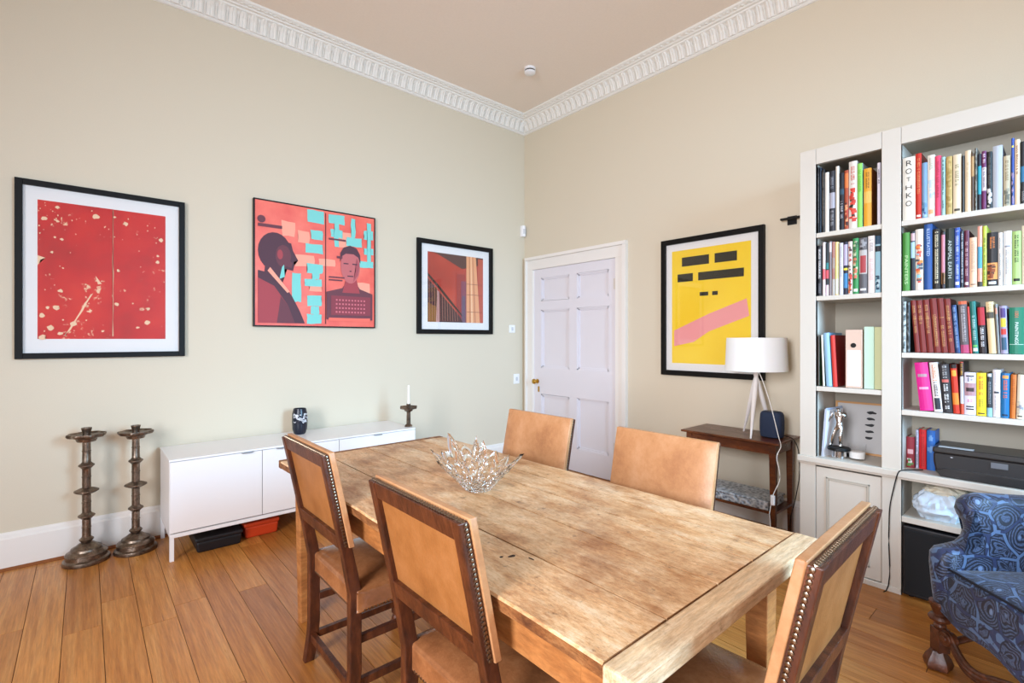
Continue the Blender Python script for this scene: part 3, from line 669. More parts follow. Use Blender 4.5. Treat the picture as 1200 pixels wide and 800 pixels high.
# ------------------------------------------------------------------ dining table
TX0, TX1, TY0, TY1, TZ = -3.052, -2.128, -3.620, -1.560, 0.76
t = thing('dining_table', 'large worn pine farmhouse dining table with glass bowl on top', 'table', ((TX0+TX1)/2, (TY0+TY1)/2, 0))
cx, cy = (TX0+TX1)/2, (TY0+TY1)/2
bm = B(); cl = bm.loops.layers.float_color.new('tone')
edges = [TX0, -2.839, -2.613, -2.422, -2.290, TX1]
tn = [0.75, 0.45, 0.7, 0.35, 0.9]
random.seed(5)
for i in range(5):
    a, b = edges[i]-cx, edges[i+1]-cx; n = 26; gap = 0.003
    y0, y1 = -3.548-cy, -1.602-cy
    L = [[], []]
    for k in range(n+1):
        y = y0 + (y1-y0)*k/n
        ea = (random.uniform(-0.003, 0.004) if i == 0 else gap); eb = (random.uniform(-0.004, 0.003) if i == 4 else -gap)
        L[0].append(y); 
        vs = [bm.verts.new(p) for p in ((a+ea+(0.006 if i == 0 else 0), y, TZ-0.036), (b+eb, y, TZ-0.036), (b+eb, y, TZ-(0.003 if i == 4 else 0)), (a+ea+(0.004 if i == 0 else 0), y, TZ-(0.0 if i == 0 else 0)), (a+ea, y, TZ-0.006))]
        L[1].append(vs)
    fs = []
    for p, q in zip(L[1], L[1][1:]):
        for k in range(5): fs.append(bm.faces.new((p[k], p[(k+1) % 5], q[(k+1) % 5], q[k])))
    fs.append(bm.faces.new(L[1][0])); fs.append(bm.faces.new(L[1][-1][::-1]))
    for f in fs:
        for l in f.loops: l[cl] = (tn[i],)*3 + (1,)
        f.normal_update(); f.material_index = 0 if all(v.co.z > TZ-0.0065 for v in f.verts) else 2
box(bm, TX0+0.02-cx, TX1-0.02-cx, -3.54-cy, -1.61-cy, TZ-0.034, TZ-0.008, 1)
obj('tabletop', bm, [M_top, M_gap, M_edge], t)
bm = B(); hexa(bm, [(TX0-cx-0.004, TY0-cy, TZ-0.040), (TX1-cx+0.004, TY0-cy, TZ-0.040), (TX1-cx+0.004, -3.5505-cy, TZ-0.040), (TX0-cx-0.004, -3.5505-cy, TZ-0.040)],
                [(TX0-cx-0.004, TY0-cy, TZ), (TX1-cx+0.004, TY0-cy, TZ), (TX1-cx+0.004, -3.5505-cy, TZ), (TX0-cx-0.004, -3.5505-cy, TZ)]); obj('breadboard_end', bm, M_topx, t, bevel=0.005)
bm = B(); box(bm, TX0-cx, TX1-cx, -1.600-cy, TY1-cy, TZ-0.038, TZ-0.001); obj('breadboard_end', bm, M_edge, t, bevel=0.004)
bm = B()
for a in ((TX0+.055, TX0+.078, -3.50, -1.66), (TX1-.078, TX1-.055, -3.50, -1.66), (TX0+.06, TX1-.06, -3.50, -3.478), (TX0+.06, TX1-.06, -1.682, -1.66)):
    box(bm, a[0]-cx, a[1]-cx, a[2]-cy, a[3]-cy, 0.615, TZ-0.036)
obj('apron', bm, M_apron, t)
for lx, ly in ((TX0+.085, -3.485), (TX1-.085, -3.485), (TX0+.085, -1.68), (TX1-.085, -1.68)):
    s, e = 0.034, 0.024
    bm = B(); box(bm, lx-cx-s, lx-cx+s, ly-cy-s, ly-cy+s, 0.60, TZ-0.036)
    hexa(bm, [(lx-cx-e, ly-cy-e, 0), (lx-cx+e, ly-cy-e, 0), (lx-cx+e, ly-cy+e, 0), (lx-cx-e, ly-cy+e, 0)], [(lx-cx-s, ly-cy-s, 0.60), (lx-cx+s, ly-cy-s, 0.60), (lx-cx+s, ly-cy+s, 0.60), (lx-cx-s, ly-cy+s, 0.60)])
    obj('leg', bm, M_apron, t, bevel=0.003)
random.seed(8)
bm = B(); 
for c_, r_ in (((-2.889, -3.109), (0.013, 0.007)), ((-2.86, -3.155), (0.003, 0.010)), ((-2.913, -3.095), (0.007, 0.004))):
    bm.faces.new([bm.verts.new((p[0]-cx, p[1]-cy, TZ+0.0004)) for p in blob(c_[0], c_[1], r_[0], r_[1], 11, 0.3)])
obj('knot_hole', bm, mat('#2e1a10', 0.8), t)

# crystal bowl
R_ = Vector((math.sin(YAW), -math.cos(YAW), 0)); F_ = Vector((math.cos(YAW), math.sin(YAW), 0))
def crystal_bowl():
    t = thing('crystal_bowl', 'clear spiky crystal glass bowl standing on the pine table', 'bowl', (-2.600, -2.575, TZ+0.001))
    sp = [(-5, .137, .180), (22, .085, .15), (42, .105, .165), (62, .115, .15), (84, .16, .13), (97, .178, .135), (118, .14, .15), (137, .190, .185), (158, .13, .165), (180, .150, .190), (200, .12, .17), (222, .085, .14), (245, .055, .09), (265, .058, .085), (288, .052, .088), (312, .065, .11), (333, .095, .15)]
    n = len(sp)*6; A = []
    for i in range(n):
        k = i//6; f = (i % 6)/6; a0, h0, r0 = sp[k]; a1, h1, r1 = sp[(k+1) % len(sp)]
        if a1 < a0: a1 += 360
        tip = abs(2*f-1)**0.8                       # 1 at the spikes, 0 in the notches
        A.append((math.radians(a0+(a1-a0)*f), (h0+(h1-h0)*f)*(0.74+0.26*tip), (r0+(r1-r0)*f)*(0.82+0.18*tip), tip))
    bm = B(); rings = []; m = 12
    def ring(fun): rings.append([bm.verts.new(fun(*q)) for q in A])
    def P_(a, r, z):
        v = R_*math.cos(a)*r + F_*math.sin(a)*r; return (v.x, v.y, z)
    ring(lambda a, h, r, tp: P_(a, 0.030, 0.0)); ring(lambda a, h, r, tp: P_(a, 0.050, 0.0))
    for j in range(m+1):
        s = j/m
        def fo(a, h, r, tp, s=s):
            return P_(a, 0.050 + (r-0.050)*s**1.1 + 0.006*tp*(1-s) + 0.0035*math.sin(s*26+a*3), 0.006 + h*s**1.05)
        ring(fo)
    for j in range(m, -1, -1):
        s = j/m
        def fi(a, h, r, tp, s=s):
            return P_(a, 0.036 + (r-0.013-0.036)*s**1.1 + 0.0035*math.sin(s*22+a*5+1), 0.022 + (h-0.024)*s**1.05 + (0.006 if s == 1 else 0))
        ring(fi)
    for a, b in zip(rings, rings[1:]):
        for k in range(n): bm.faces.new((a[k], a[(k+1) % n], b[(k+1) % n], b[k]))
    bm.faces.new(rings[0]); bm.faces.new(rings[-1])
    obj('bowl_body', bm, M_crystal, t, smooth=False)
crystal_bowl()

# ------------------------------------------------------------------ chairs
def padbox(bm, x0, x1, y0, y1, z0, z1, pf=0.0, n=6, axis='x', sgn=1, lean=None):
    """box whose face on +axis is puffed by pf; lean(z) shifts x"""
    lean = lean or (lambda z: 0)
    g = {}
    def pt(i, j, k):
        u, v, q = i/n, j/n, k/n; x, y, z = x0+(x1-x0)*u, y0+(y1-y0)*v, z0+(z1-z0)*q
        if axis == 'x': b = (1-(2*v-1)**4)*(1-(2*q-1)**4); x += pf*b*u*sgn
        else: b = (1-(2*v-1)**4)*(1-(2*u-1)**4); z += pf*b*q
        return (x+lean(z), y, z)
    def V(i, j, k):
        if (i, j, k) not in g: g[(i, j, k)] = bm.verts.new(pt(i, j, k))
        return g[(i, j, k)]
    for a in range(n):
        for b in range(n):
            bm.faces.new((V(0, a, b), V(0, a, b+1), V(0, a+1, b+1), V(0, a+1, b))); bm.faces.new((V(n, a, b), V(n, a+1, b), V(n, a+1, b+1), V(n, a, b+1)))
            bm.faces.new((V(a, 0, b), V(a+1, 0, b), V(a+1, 0, b+1), V(a, 0, b+1))); bm.faces.new((V(a, n, b), V(a, n, b+1), V(a+1, n, b+1), V(a+1, n, b)))
            bm.faces.new((V(a, b, 0), V(a, b+1, 0), V(a+1, b+1, 0), V(a+1, b, 0))); bm.faces.new((V(a, b, n), V(a+1, b, n), V(a+1, b+1, n), V(a, b+1, n)))
ZT = 0.955
def lean(z): return -0.105*max(0, (z-0.44)/(ZT-0.44))**1.05 if z > 0.44 else -0.022*max(0, (0.16-z)/0.16)**1.5
def nails(bm, pts, nrm, r=0.0063):
    for p in pts:
        q = Vector(nrm).to_track_quat('Z', 'Y').to_matrix().to_4x4()
        m = Matrix.Translation(p) @ q @ Matrix.Diagonal((r, r, r*0.7, 1))
        bmesh.ops.create_icosphere(bm, subdivisions=1, radius=1, matrix=m)
def make_chair():
    t = thing('dining_chair', 'x', 'chair')
    hw = 0.225; ps = 0.032
    for s in (-1, 1):
        bm = B(); zs = [0, 0.05, 0.10, 0.16, 0.30, 0.44, 0.50, 0.58, 0.68, 0.80, ZT-0.004]
        ring = []
        for z in zs:
            x = lean(z); d = 0.020 if z > 0.5 or z < 0.05 else 0.022; yo = s*(hw-0.001); yi = s*(hw-ps)
            ring.append([bm.verts.new(p) for p in ((x-d, yo, z), (x+d, yo, z), (x+d, yi, z), (x-d, yi, z))])
        for a, b in zip(ring, ring[1:]):
            for k in range(4): bm.faces.new((a[k], a[(k+1) % 4], b[(k+1) % 4], b[k]))
        bm.faces.new(ring[0]); bm.faces.new(ring[-1])
        obj('back_post', bm, M_chair, t, bevel=0.003)
        bm = B(); x = 0.385
        box(bm, x-0.02, x+0.02, s*(hw-0.045), s*(hw-0.005), 0.055, 0.37)
        lathe(bm, [(0.014, 0.0), (0.024, 0.008), (0.028, 0.026), (0.024, 0.044), (0.014, 0.058)], 16, (x, s*(hw-0.025)))
        obj('front_leg', bm, M_chair, t, bevel=0.002)
    for nm, z0, z1, d in (('top_rail', ZT-0.052, ZT-0.006, 0.017), ('lower_rail', 0.605, 0.655, 0.020)):
        bm = B(); hexa(bm, [(lean(z0)-d, -hw+ps-0.002, z0), (lean(z0)+0.012, -hw+ps-0.002, z0), (lean(z0)+0.012, hw-ps+0.002, z0), (lean(z0)-d, hw-ps+0.002, z0)],
                         [(lean(z1)-d, -hw+ps-0.002, z1), (lean(z1)+0.012, -hw+ps-0.002, z1), (lean(z1)+0.012, hw-ps+0.002, z1), (lean(z1)-d, hw-ps+0.002, z1)])
        obj(nm, bm, M_chair, t, bevel=0.002)
    bm = B(); z0, z1 = 0.655, ZT-0.052
    hexa(bm, [(lean(z0)-0.004, -hw+ps-0.001, z0), (lean(z0)+0.01, -hw+ps-0.001, z0), (lean(z0)+0.01, hw-ps+0.001, z0), (lean(z0)-0.004, hw-ps+0.001, z0)],
             [(lean(z1)-0.004, -hw+ps-0.001, z1), (lean(z1)+0.01, -hw+ps-0.001, z1), (lean(z1)+0.01, hw-ps+0.001, z1), (lean(z1)-0.004, hw-ps+0.001, z1)])
    obj('back_panel', bm, M_leather_back, t)
    # leather pad in front, wrapping the sides and the top
    bm = B(); padbox(bm, 0.006, 0.026, -hw-0.006, hw+0.006, 0.612, ZT+0.004, 0.010, 8, 'x', 1, lean)
    o = obj('back_pad', bm, M_leather, t, smooth=True, bevel=0.008)
    # nail rows: both sides and the top edge
    for s in (-1, 1):
        bm = B(); pts = [(lean(z)-0.003, s*(hw+0.0005), z) for z in [0.622 + 0.0115*k for k in range(int((ZT-0.625)/0.0115)+1)]]
        nails(bm, pts, (0, s, 0)); obj('nail_trim', bm, M_nail, t, smooth=True)
    bm = B(); pts = [(lean(ZT)-0.005, -hw+0.006+0.0115*k, ZT-0.003) for k in range(39)]
    nails(bm, pts, (-0.3, 0, 1)); obj('nail_trim', bm, M_nail, t, smooth=True)
    # seat
    bm = B(); padbox(bm, 0.0, 0.415, -hw-0.003, hw+0.003, 0.365, 0.450, 0.026, 10, 'z'); obj('seat', bm, M_leather_seat, t, smooth=True, bevel=0.012)
    bm = B()
    for s in (-1, 1): nails(bm, [(0.03+0.0125*k, s*(hw+0.004), 0.374) for k in range(31)], (0, s, 0), 0.0045)
    nails(bm, [(0.416, -hw+0.01+0.0125*k, 0.374) for k in range(35)], (1, 0, 0), 0.0045)
    nails(bm, [(-0.001, -hw+0.04+0.0125*k, 0.374) for k in range(30)], (-1, 0, 0), 0.0045)
    obj('seat_nail_trim', bm, M_nail, t, smooth=True)
    # stretchers
    for s in (-1, 1):
        for z in (0.105, 0.262):
            bm = B(); box(bm, 0.018, 0.368, s*(hw-0.035), s*(hw-0.013), z-0.014, z+0.014); obj('stretcher', bm, M_chair, t, bevel=0.002)
    bm = B(); box(bm, -0.018, 0.004, -hw+ps, hw-ps, 0.085, 0.115); obj('stretcher', bm, M_chair, t, bevel=0.002)
    bm = B(); box(bm, 0.375, 0.395, -hw+0.045, hw-0.045, 0.235, 0.285); obj('stretcher', bm, M_chair, t, bevel=0.002)
    return t
def copy_thing(r):
    c = r.copy(); COL.objects.link(c)
    for ch in list(r.children):
        d = ch.copy(); COL.objects.link(d); d.parent = c
        for g_ in ch.children:
            e = g_.copy(); COL.objects.link(e); e.parent = d
    return c
ch0 = make_chair()
for i, (x, y, rz, lab) in enumerate([
        (-3.034, -2.205, 0, 'tan leather dining chair with nailed back, on the near side by the sideboard'),
        (-3.034, -3.020, 0, 'tan leather dining chair seen from behind in the lower middle, near table side'),
        (-2.052, -2.262, 180, 'tan leather dining chair on the far table side in front of the door'),
        (-2.052, -3.000, 180, 'tan leather dining chair on the far table side in front of the console table'),
        (-2.578, -3.700, 91.5, 'tan leather dining chair at the near table end beside the blue armchair')]):
    c = ch0 if i == 0 else copy_thing(ch0)
    c.location = (x, y, 0); c.rotation_euler = (0, 0, math.radians(rz)); c['label'] = lab; c['group'] = 'nailed leather chairs round the dining table'

# ------------------------------------------------------------------ console table and what stands on it
KX0, KX1, KY0, KY1, KZ = -0.425, -0.040, -2.868, -2.185, 0.680
t = thing('console_table', 'narrow dark mahogany console table under the yellow poster', 'table', ((KX0+KX1)/2, (KY0+KY1)/2, 0)); cx, cy = (KX0+KX1)/2, (KY0+KY1)/2
bm = B(); box(bm, KX0-cx, KX1-cx, KY0-cy, KY1-cy, KZ-0.016, KZ); obj('tabletop', bm, M_mahog, t, bevel=0.005)
bm = B()
for a in ((KX0+.035, KX0+.053, KY0+.03, KY1-.03), (KX1-.05, KX1-.035, KY0+.03, KY1-.03), (KX0+.035, KX1-.035, KY0+.035, KY0+.05), (KX0+.035, KX1-.035, KY1-.05, KY1-.035)): box(bm, a[0]-cx, a[1]-cx, a[2]-cy, a[3]-cy, KZ-0.085, KZ-0.016)
obj('apron', bm, M_mahog, t)
for lx in (KX0+.05, KX1-.05):
    for ly in (KY0+.05, KY1-.05):
        bm = B(); s, e = 0.021, 0.013; x, y = lx-cx, ly-cy
        hexa(bm, [(x-e, y-e, 0), (x+e, y-e, 0), (x+e, y+e, 0), (x-e, y+e, 0)], [(x-s, y-s, KZ-.085), (x+s, y-s, KZ-.085), (x+s, y+s, KZ-.085), (x-s, y+s, KZ-.085)]); box(bm, x-s, x+s, y-s, y+s, KZ-.085, KZ-.016); obj('leg', bm, M_mahog, t, bevel=0.002)
bm = B(); box(bm, KX0+.035-cx, KX1-.035-cx, KY0+.035-cy, KY1-.035-cy, 0.205, 0.222); obj('shelf', bm, M_mahog, t, bevel=0.002)
# tray under
t = thing('storage_tray', 'grey patterned metal tray lying on the console table shelf', 'tray', (-0.24, -2.52, 0.2225))
g = NT('grey_relief'); tc = g.n('TexCoord'); v = g.n('TexVoronoi', {'Vector': tc.outputs['Object'], 'Scale': 45})
M_relief = g.out(g.ramp(v.outputs['Distance'], [(0.1, '#5b6470'), (0.5, '#aab2ba'), (0.8, '#d4d8dc')]), 0.35, v.outputs['Distance'], 0.01, 0.8)
bm = B(); box(bm, -0.15, 0.12, -0.27, 0.25, 0, 0.05); obj('body', bm, M_relief, t, bevel=0.008)
bm = B(); box(bm, -0.155, 0.125, -0.275, 0.255, 0.05, 0.062); obj('lid', bm, M_relief, t, bevel=0.004)
# lamp
LC = Vector((-0.232, -2.648, KZ))
t = thing('table_lamp', 'white drum shade table lamp on three tapered legs on the console table', 'lamp', LC)
zb, zt = 1.130-KZ, 1.358-KZ
bm = B(); n = 64
prof = [(0.200, zb), (0.190, zt), (0.187, zt), (0.197, zb)]
rr = [[bm.verts.new((r*math.cos(2*math.pi*k/n), r*math.sin(2*math.pi*k/n), z)) for k in range(n)] for r, z in prof]
for j in range(4):
    for k in range(n): bm.faces.new((rr[j][k], rr[j][(k+1) % n], rr[(j+1) % 4][(k+1) % n], rr[(j+1) % 4][k]))
sh = NT('shade_fabric'); sh.b.inputs['Base Color'].default_value = lin('#fdfbfa'); sh.b.inputs['Roughness'].default_value = 0.8; sh.b.inputs['Subsurface Weight'].default_value = 0.15
obj('lamp_shade', bm, sh.m, t, smooth=True)
bm = B()
for a in (0.3, 2.39, 4.48): cyl(bm, (0, 0, zt-0.03), (0.186*math.cos(a), 0.186*math.sin(a), zt-0.004), 0.002, n=6)
cyl(bm, (0, 0, zb-0.02), (0, 0, zb+0.10), 0.016); obj('lamp_holder', bm, M_white, t)
apex = Vector((0, 0, zb+0.02))
for fx, fy in ((-0.386, -2.677), (-0.158, -2.53), (-0.085, -2.700)):
    f = Vector((fx-LC.x, fy-LC.y, 0)); top = apex + Vector((f.x*-0.16, f.y*-0.16, 0.0)); bm = B()
    prev = None; N = 10
    pts = [top.lerp(f, k/N) for k in range(N+1)]; rad = [0.007, 0.012, 0.0155, 0.017, 0.0165, 0.0155, 0.014, 0.012, 0.010, 0.008, 0.0055]
    for k in range(N): cyl(bm, pts[k], pts[k+1], rad[k], rad[k+1], 14)
    bmesh.ops.remove_doubles(bm, verts=bm.verts, dist=0.0003)
    obj('lamp_leg', bm, mat('#e8e2de', 0.3), t, smooth=True)
# smart speaker
t = thing('speaker', 'dark blue rounded fabric speaker on the console table behind the lamp', 'speaker', (-0.228, -2.752, KZ+0.001), math.radians(-2))
bm = B(); n = 40; rings = []
def sq(a, w_, d_, e=3.2):
    c, s = math.cos(a), math.sin(a); return (w_*math.copysign(abs(c)**(2/e), c), d_*math.copysign(abs(s)**(2/e), s))
for w_, d_, z in ((0.040, 0.058, 0), (0.050, 0.068, 0.006), (0.055, 0.073, 0.05), (0.055, 0.073, 0.11), (0.052, 0.070, 0.155), (0.046, 0.064, 0.170), (0.035, 0.054, 0.176)):
    rings.append([bm.verts.new((*sq(2*math.pi*k/n, w_, d_), z)) for k in range(n)])
for a, b in zip(rings, rings[1:]):
    for k in range(n): bm.faces.new((a[k], a[(k+1) % n], b[(k+1) % n], b[k]))
bm.faces.new(rings[0]); bm.faces.new(rings[-1]); obj('fabric_body', bm, mat('#27334b', 0.8, bump=0.4, bscale=300), t, smooth=True)
bm = B(); lathe(bm, [(0.036, 0.1755), (0.036, 0.178), (0.0, 0.178)], 30); obj('top_panel', bm, mat('#1a2234', 0.4), t)
# cords
bm = B(); tube(bm, [(LC.x, LC.y-0.01, 1.14), (-0.24, -2.70, 1.05), (-0.27, -2.76, 0.90), (-0.3200, -2.8264, 0.7151), (-0.4250, -2.8810, 0.6662), (-0.455, -2.868, 0.60), (-0.4550, -2.8870, 0.4723), (-0.4550, -2.8463, 0.3548), (-0.4550, -2.8256, 0.2405), (-0.44, -2.82, 0.20), (-0.40, -2.84, 0.01), (-0.15, -2.90, 0.006)], 0.0028, 8)
tw = tag(obj('lamp_cord', bm, mat('#efece8', 0.4), smooth=True), 'white lamp cord hanging down the front of the console table', 'cord')
bm = B(); c_ = Vector((-0.4580, -2.8449, 0.3224)); box(bm, c_.x-0.009, c_.x+0.009, c_.y-0.013, c_.y+0.013, c_.z-0.032, c_.z+0.032); o = obj('inline_switch', bm, M_white, tw, bevel=0.005)
bm = B(); tube(bm, [(-0.16, -2.79, 0.69), (-0.17, -2.84, 0.686), (-0.18, -2.875, 0.670), (-0.19, -2.905, 0.60), (-0.19, -2.91, 0.45), (-0.18, -2.89, 0.33), (-0.16, -2.87, 0.25), (-0.15, -2.84, 0.12), (-0.12, -2.84, 0.01), (-0.06, -2.9, 0.006)], 0.003, 8)
tag(obj('power_cord', bm, M_black, smooth=True), 'black power cord hanging behind the right leg of the console table', 'cord')

# ------------------------------------------------------------------ bookcase
XB = -0.515; YL, YR = -3.022, -4.50; ZB = 2.470
t = thing('bookcase', 'tall built-in cream bookcase with cupboard base along the right wall', 'bookcase', (XB/2, (YL+YR)/2, 0)); bc = t
cx, cy = XB/2, (YL+YR)/2
def bb(name, m=M_joinery, bevel=0.0015, *bxs, parent=None):
    if len(bxs) > 1:
        for q in bxs: bb(name, m, bevel, q, parent=parent)
        return
    bm = B()
    for x0, x1, y0, y1, z0, z1 in bxs: box(bm, x0-cx, x1-cx, min(y0, y1)-cy, max(y0, y1)-cy, z0, z1)
    return obj(name, bm, m, parent or t, bevel=bevel)
CT = 0.656
bb('stile', M_joinery, .0015, (XB, XB+0.03, YL, -3.107, CT, ZB-0.09)); bb('stile', M_joinery, .0015, (XB, XB+0.03, -3.424, -3.508, CT, ZB-0.09)); bb('stile', M_joinery, .0015, (XB, XB+0.03, -4.42, YR, CT, ZB-0.09))
bb('top_rail', M_joinery, .0015, (XB, XB+0.03, YL, -3.106, ZB-0.0915, ZB), (XB, XB+0.03, -3.1075, -3.423, ZB-0.0915, ZB), (XB, XB+0.03, -3.4245, -3.507, ZB-0.0915, ZB), (XB, XB+0.03, -3.5085, YR, ZB-0.0915, ZB))
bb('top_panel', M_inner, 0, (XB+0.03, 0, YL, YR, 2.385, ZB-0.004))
bb('side_panel', M_joinery, 0, (XB+0.03, 0, YL, YL-0.02, CT, 2.385)); 
bb('side_panel', M_joinery, 0, (XB+0.001, -0.01, -3.0875, -3.107, CT, 2.384), (XB+0.001, -0.01, -3.424, -3.444, CT, 2.384), (XB+0.001, -0.01, -3.488, -3.508, CT, 2.384), (XB+0.03, 0, -4.42, -4.44, CT, 2.384))
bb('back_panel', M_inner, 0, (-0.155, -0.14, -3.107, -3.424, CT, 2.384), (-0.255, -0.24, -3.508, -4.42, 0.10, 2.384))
for y0, y1, zs, xb in ((-3.108, -3.423, (1.972, 1.602, 1.072), -0.155), (-3.509, -4.419, (1.972, 1.602, 1.278, 0.977), -0.255)):
    for z in zs: bb('shelf', M_joinery, .002, (XB+0.002, xb, y0, y1, z-0.027, z))
bb('counter', M_joinery, .004, (XB-0.018, -0.14, YL+0.010, YR, CT-0.034, CT), (XB-0.008, -0.14, YL+0.003, YR, CT-0.046, CT-0.034))
bb('base_stile', M_joinery, .0015, (XB, XB+0.03, YL, -3.105, 0, CT-0.046), (XB, XB+0.03, -3.424, -3.508, 0, CT-0.046), (XB, XB+0.03, -4.42, YR, 0, CT-0.046))
bb('base_side', M_joinery, 0, (XB+0.03, 0, YL, YL-0.02, 0, CT-0.046), (XB+0.001, -0.01, -3.488, -3.508, 0, CT-0.046), (XB+0.03, 0, -4.42, -4.44, 0, CT-0.046))
bb('plinth', M_joinery, .003, (XB-0.006, XB+0.02, YL, -3.508, 0, 0.03))
bb('shelf', M_joinery, .002, (XB+0.004, -0.255, -3.509, -4.419, 0.386, 0.416))
D0, D1, Z0, Z1 = -3.108, -3.422, 0.035, 0.600
d = bb('cupboard_door', M_joinery, .0015, (XB+0.002, XB+0.022, D0, D1, Z0, Z1))
mm = B()
for off, w_, h in ((0.052, 0.006, 0.004), (0.064, 0.004, 0.0025)):
    ya, yb, za, zb_ = D0-off, D1+off, Z0+off+0.01, Z1-off
    for q in ((ya-w_, ya, za, zb_), (yb, yb+w_, za, zb_), (yb, ya, za, za+w_), (yb, ya, zb_-w_, zb_)): box(mm, XB+0.002-h-cx, XB+0.003-cx, q[0]-cy, q[1]-cy, q[2], q[3])
obj('panel_moulding', mm, mat('#b4ac9e', 0.5), d)

# ------------------------------------------------------------------ books
BX = -0.497
def book(row_z, y, th, h, off, spine, cover, label, group, marks=(), texts=(), depth=0.19, name='book', dx=0.0, kind='book', stack=None):
    ang = math.atan2(-off, h)
    t = thing(name, label, kind, (BX+dx, y, row_z+0.0008), 0, group); t.rotation_euler = (-math.atan2(off, h)*-1*-1 if False else math.atan2(-off, h), 0, 0)
    g_ = 0.0004; T = th-2*g_; hc = max(0.002, min(0.003, T*0.15))
    bm = B(); n = 5                                # case: rounded spine, two boards
    pts = [(-0.0, 0)]
    out = [(0.004*(1-math.sin(math.pi*k/n)), -g_-T*k/n) for k in range(n+1)]
    inn = [(p[0]+0.003, p[1]) for p in out]; inn[0] = (inn[0][0], -g_-hc); inn[-1] = (inn[-1][0], -g_-T+hc)
    poly = [(depth, -g_)] + out + [(depth, -g_-T), (depth, -g_-T+hc)] + inn[::-1] + [(depth, -g_-hc)]
    A = [bm.verts.new((p[0], p[1], 0)) for p in poly]; Bv = [bm.verts.new((p[0], p[1], h)) for p in poly]; m_ = len(poly)
    for k in range(m_):
        f = bm.faces.new((A[k], A[(k+1) % m_], Bv[(k+1) % m_], Bv[k])); f.material_index = 0 if 1 <= k <= n else 1
    no = len(out); 
    for L in (A, Bv):                              # caps as quads strips
        O = L[0:no+2]; I = [L[-1]] + L[no+3:-1][::-1] + [L[no+2]]
        I = [L[-1]] + [L[len(L)-2-k] for k in range(no)] + [L[no+2]]
        for k in range(no+1):
            try: bm.faces.new((O[k], O[k+1], I[k+1], I[k])).material_index = 1
            except ValueError: pass
    obj('cover', bm, [mat(spine, 0.45), mat(cover or spine, 0.45)], t)
    bm = B(); box(bm, 0.0065, depth-0.004, -g_-T+hc, -g_-hc, 0.003, h-0.004); obj('page_block', bm, mat('#e6dcc4', 0.8), t)
    if marks:
        bm = B(); ms = []
        for mk in marks:
            typ, a, b, c = mk[:4]; mc = mat(c, 0.5)
            if mc not in ms: ms.append(mc)
            mi = ms.index(mc); xo = -0.0006
            def q(yy0, yy1, z0, z1, xo=xo):
                f0 = 0.004*(1-math.sin(math.pi*min(1, max(0, yy0)))); 
                N_ = 3
                for k in range(N_):
                    u0 = yy0+(yy1-yy0)*k/N_; u1 = yy0+(yy1-yy0)*(k+1)/N_
                    x_0 = 0.004*(1-math.sin(math.pi*u0))+xo; x_1 = 0.004*(1-math.sin(math.pi*u1))+xo
                    f = bm.faces.new([bm.verts.new(p) for p in ((x_0, -g_-T*u0, z0), (x_1, -g_-T*u1, z0), (x_1, -g_-T*u1, z1), (x_0, -g_-T*u0, z1))]); f.material_index = mi
            if typ == 'B': q(0.02, 0.98, h*a, h*b)
            elif typ == 'P': q(0.15, 0.85, h*a, h*b, -0.0008)
            elif typ == 'L':                       # run of tiny unreadable glyph marks down the spine
                z = h*b; rnd = random.Random(int(a*1000)+int(b*977)+len(label)*13)
                while z > h*a+0.004:
                    l = rnd.uniform(0.003, 0.007); 
                    if rnd.random() > 0.15:
                        q(0.28, 0.42, z-l, z, -0.0010); q(0.55, 0.72, z-l*rnd.uniform(.4, 1), z, -0.0010)
                        if rnd.random() > 0.4: q(0.42, 0.55, z-0.0016, z, -0.0010)
                    z -= l+0.0016
            elif typ == 'S':                       # mottled picture patches
                rnd = random.Random(len(label)*7+int(a*100)); cols = c.split(','); 
                ms.pop() if mc in ms and ms[-1] is mc and False else None
                z = h*a
                while z < h*b:
                    cc = mat(cols[rnd.randrange(len(cols))], 0.5)
                    if cc not in ms: ms.append(cc)
                    mi = ms.index(cc); dz = rnd.uniform(0.008, 0.02); u0 = rnd.uniform(0.02, 0.4); q(u0, min(0.98, u0+rnd.uniform(0.3, 0.7)), z, min(h*b, z+dz), -0.0007-0.0001*rnd.randrange(3)); z += dz*0.6
        obj('spine_print', bm, ms, t)
    for s, size, zc, c, wdt in texts:              # readable titles, reading down the spine
        text_mesh(s, size, mat(c, 0.5), t, ((0, 0, -1), (0, -1, 0)), (-0.0014, -th/2, h*zc), 'title', width=wdt)
    return t
K = '#151417'; Wt = '#e9e6e2'
_mat = mat
def mat(color, *a, **k):                           # 'S' marks pass several colours, take the first for the registry
    if isinstance(color, str) and ',' in color: color = color.split(',')[0]
    return _mat(color, *a, **k)
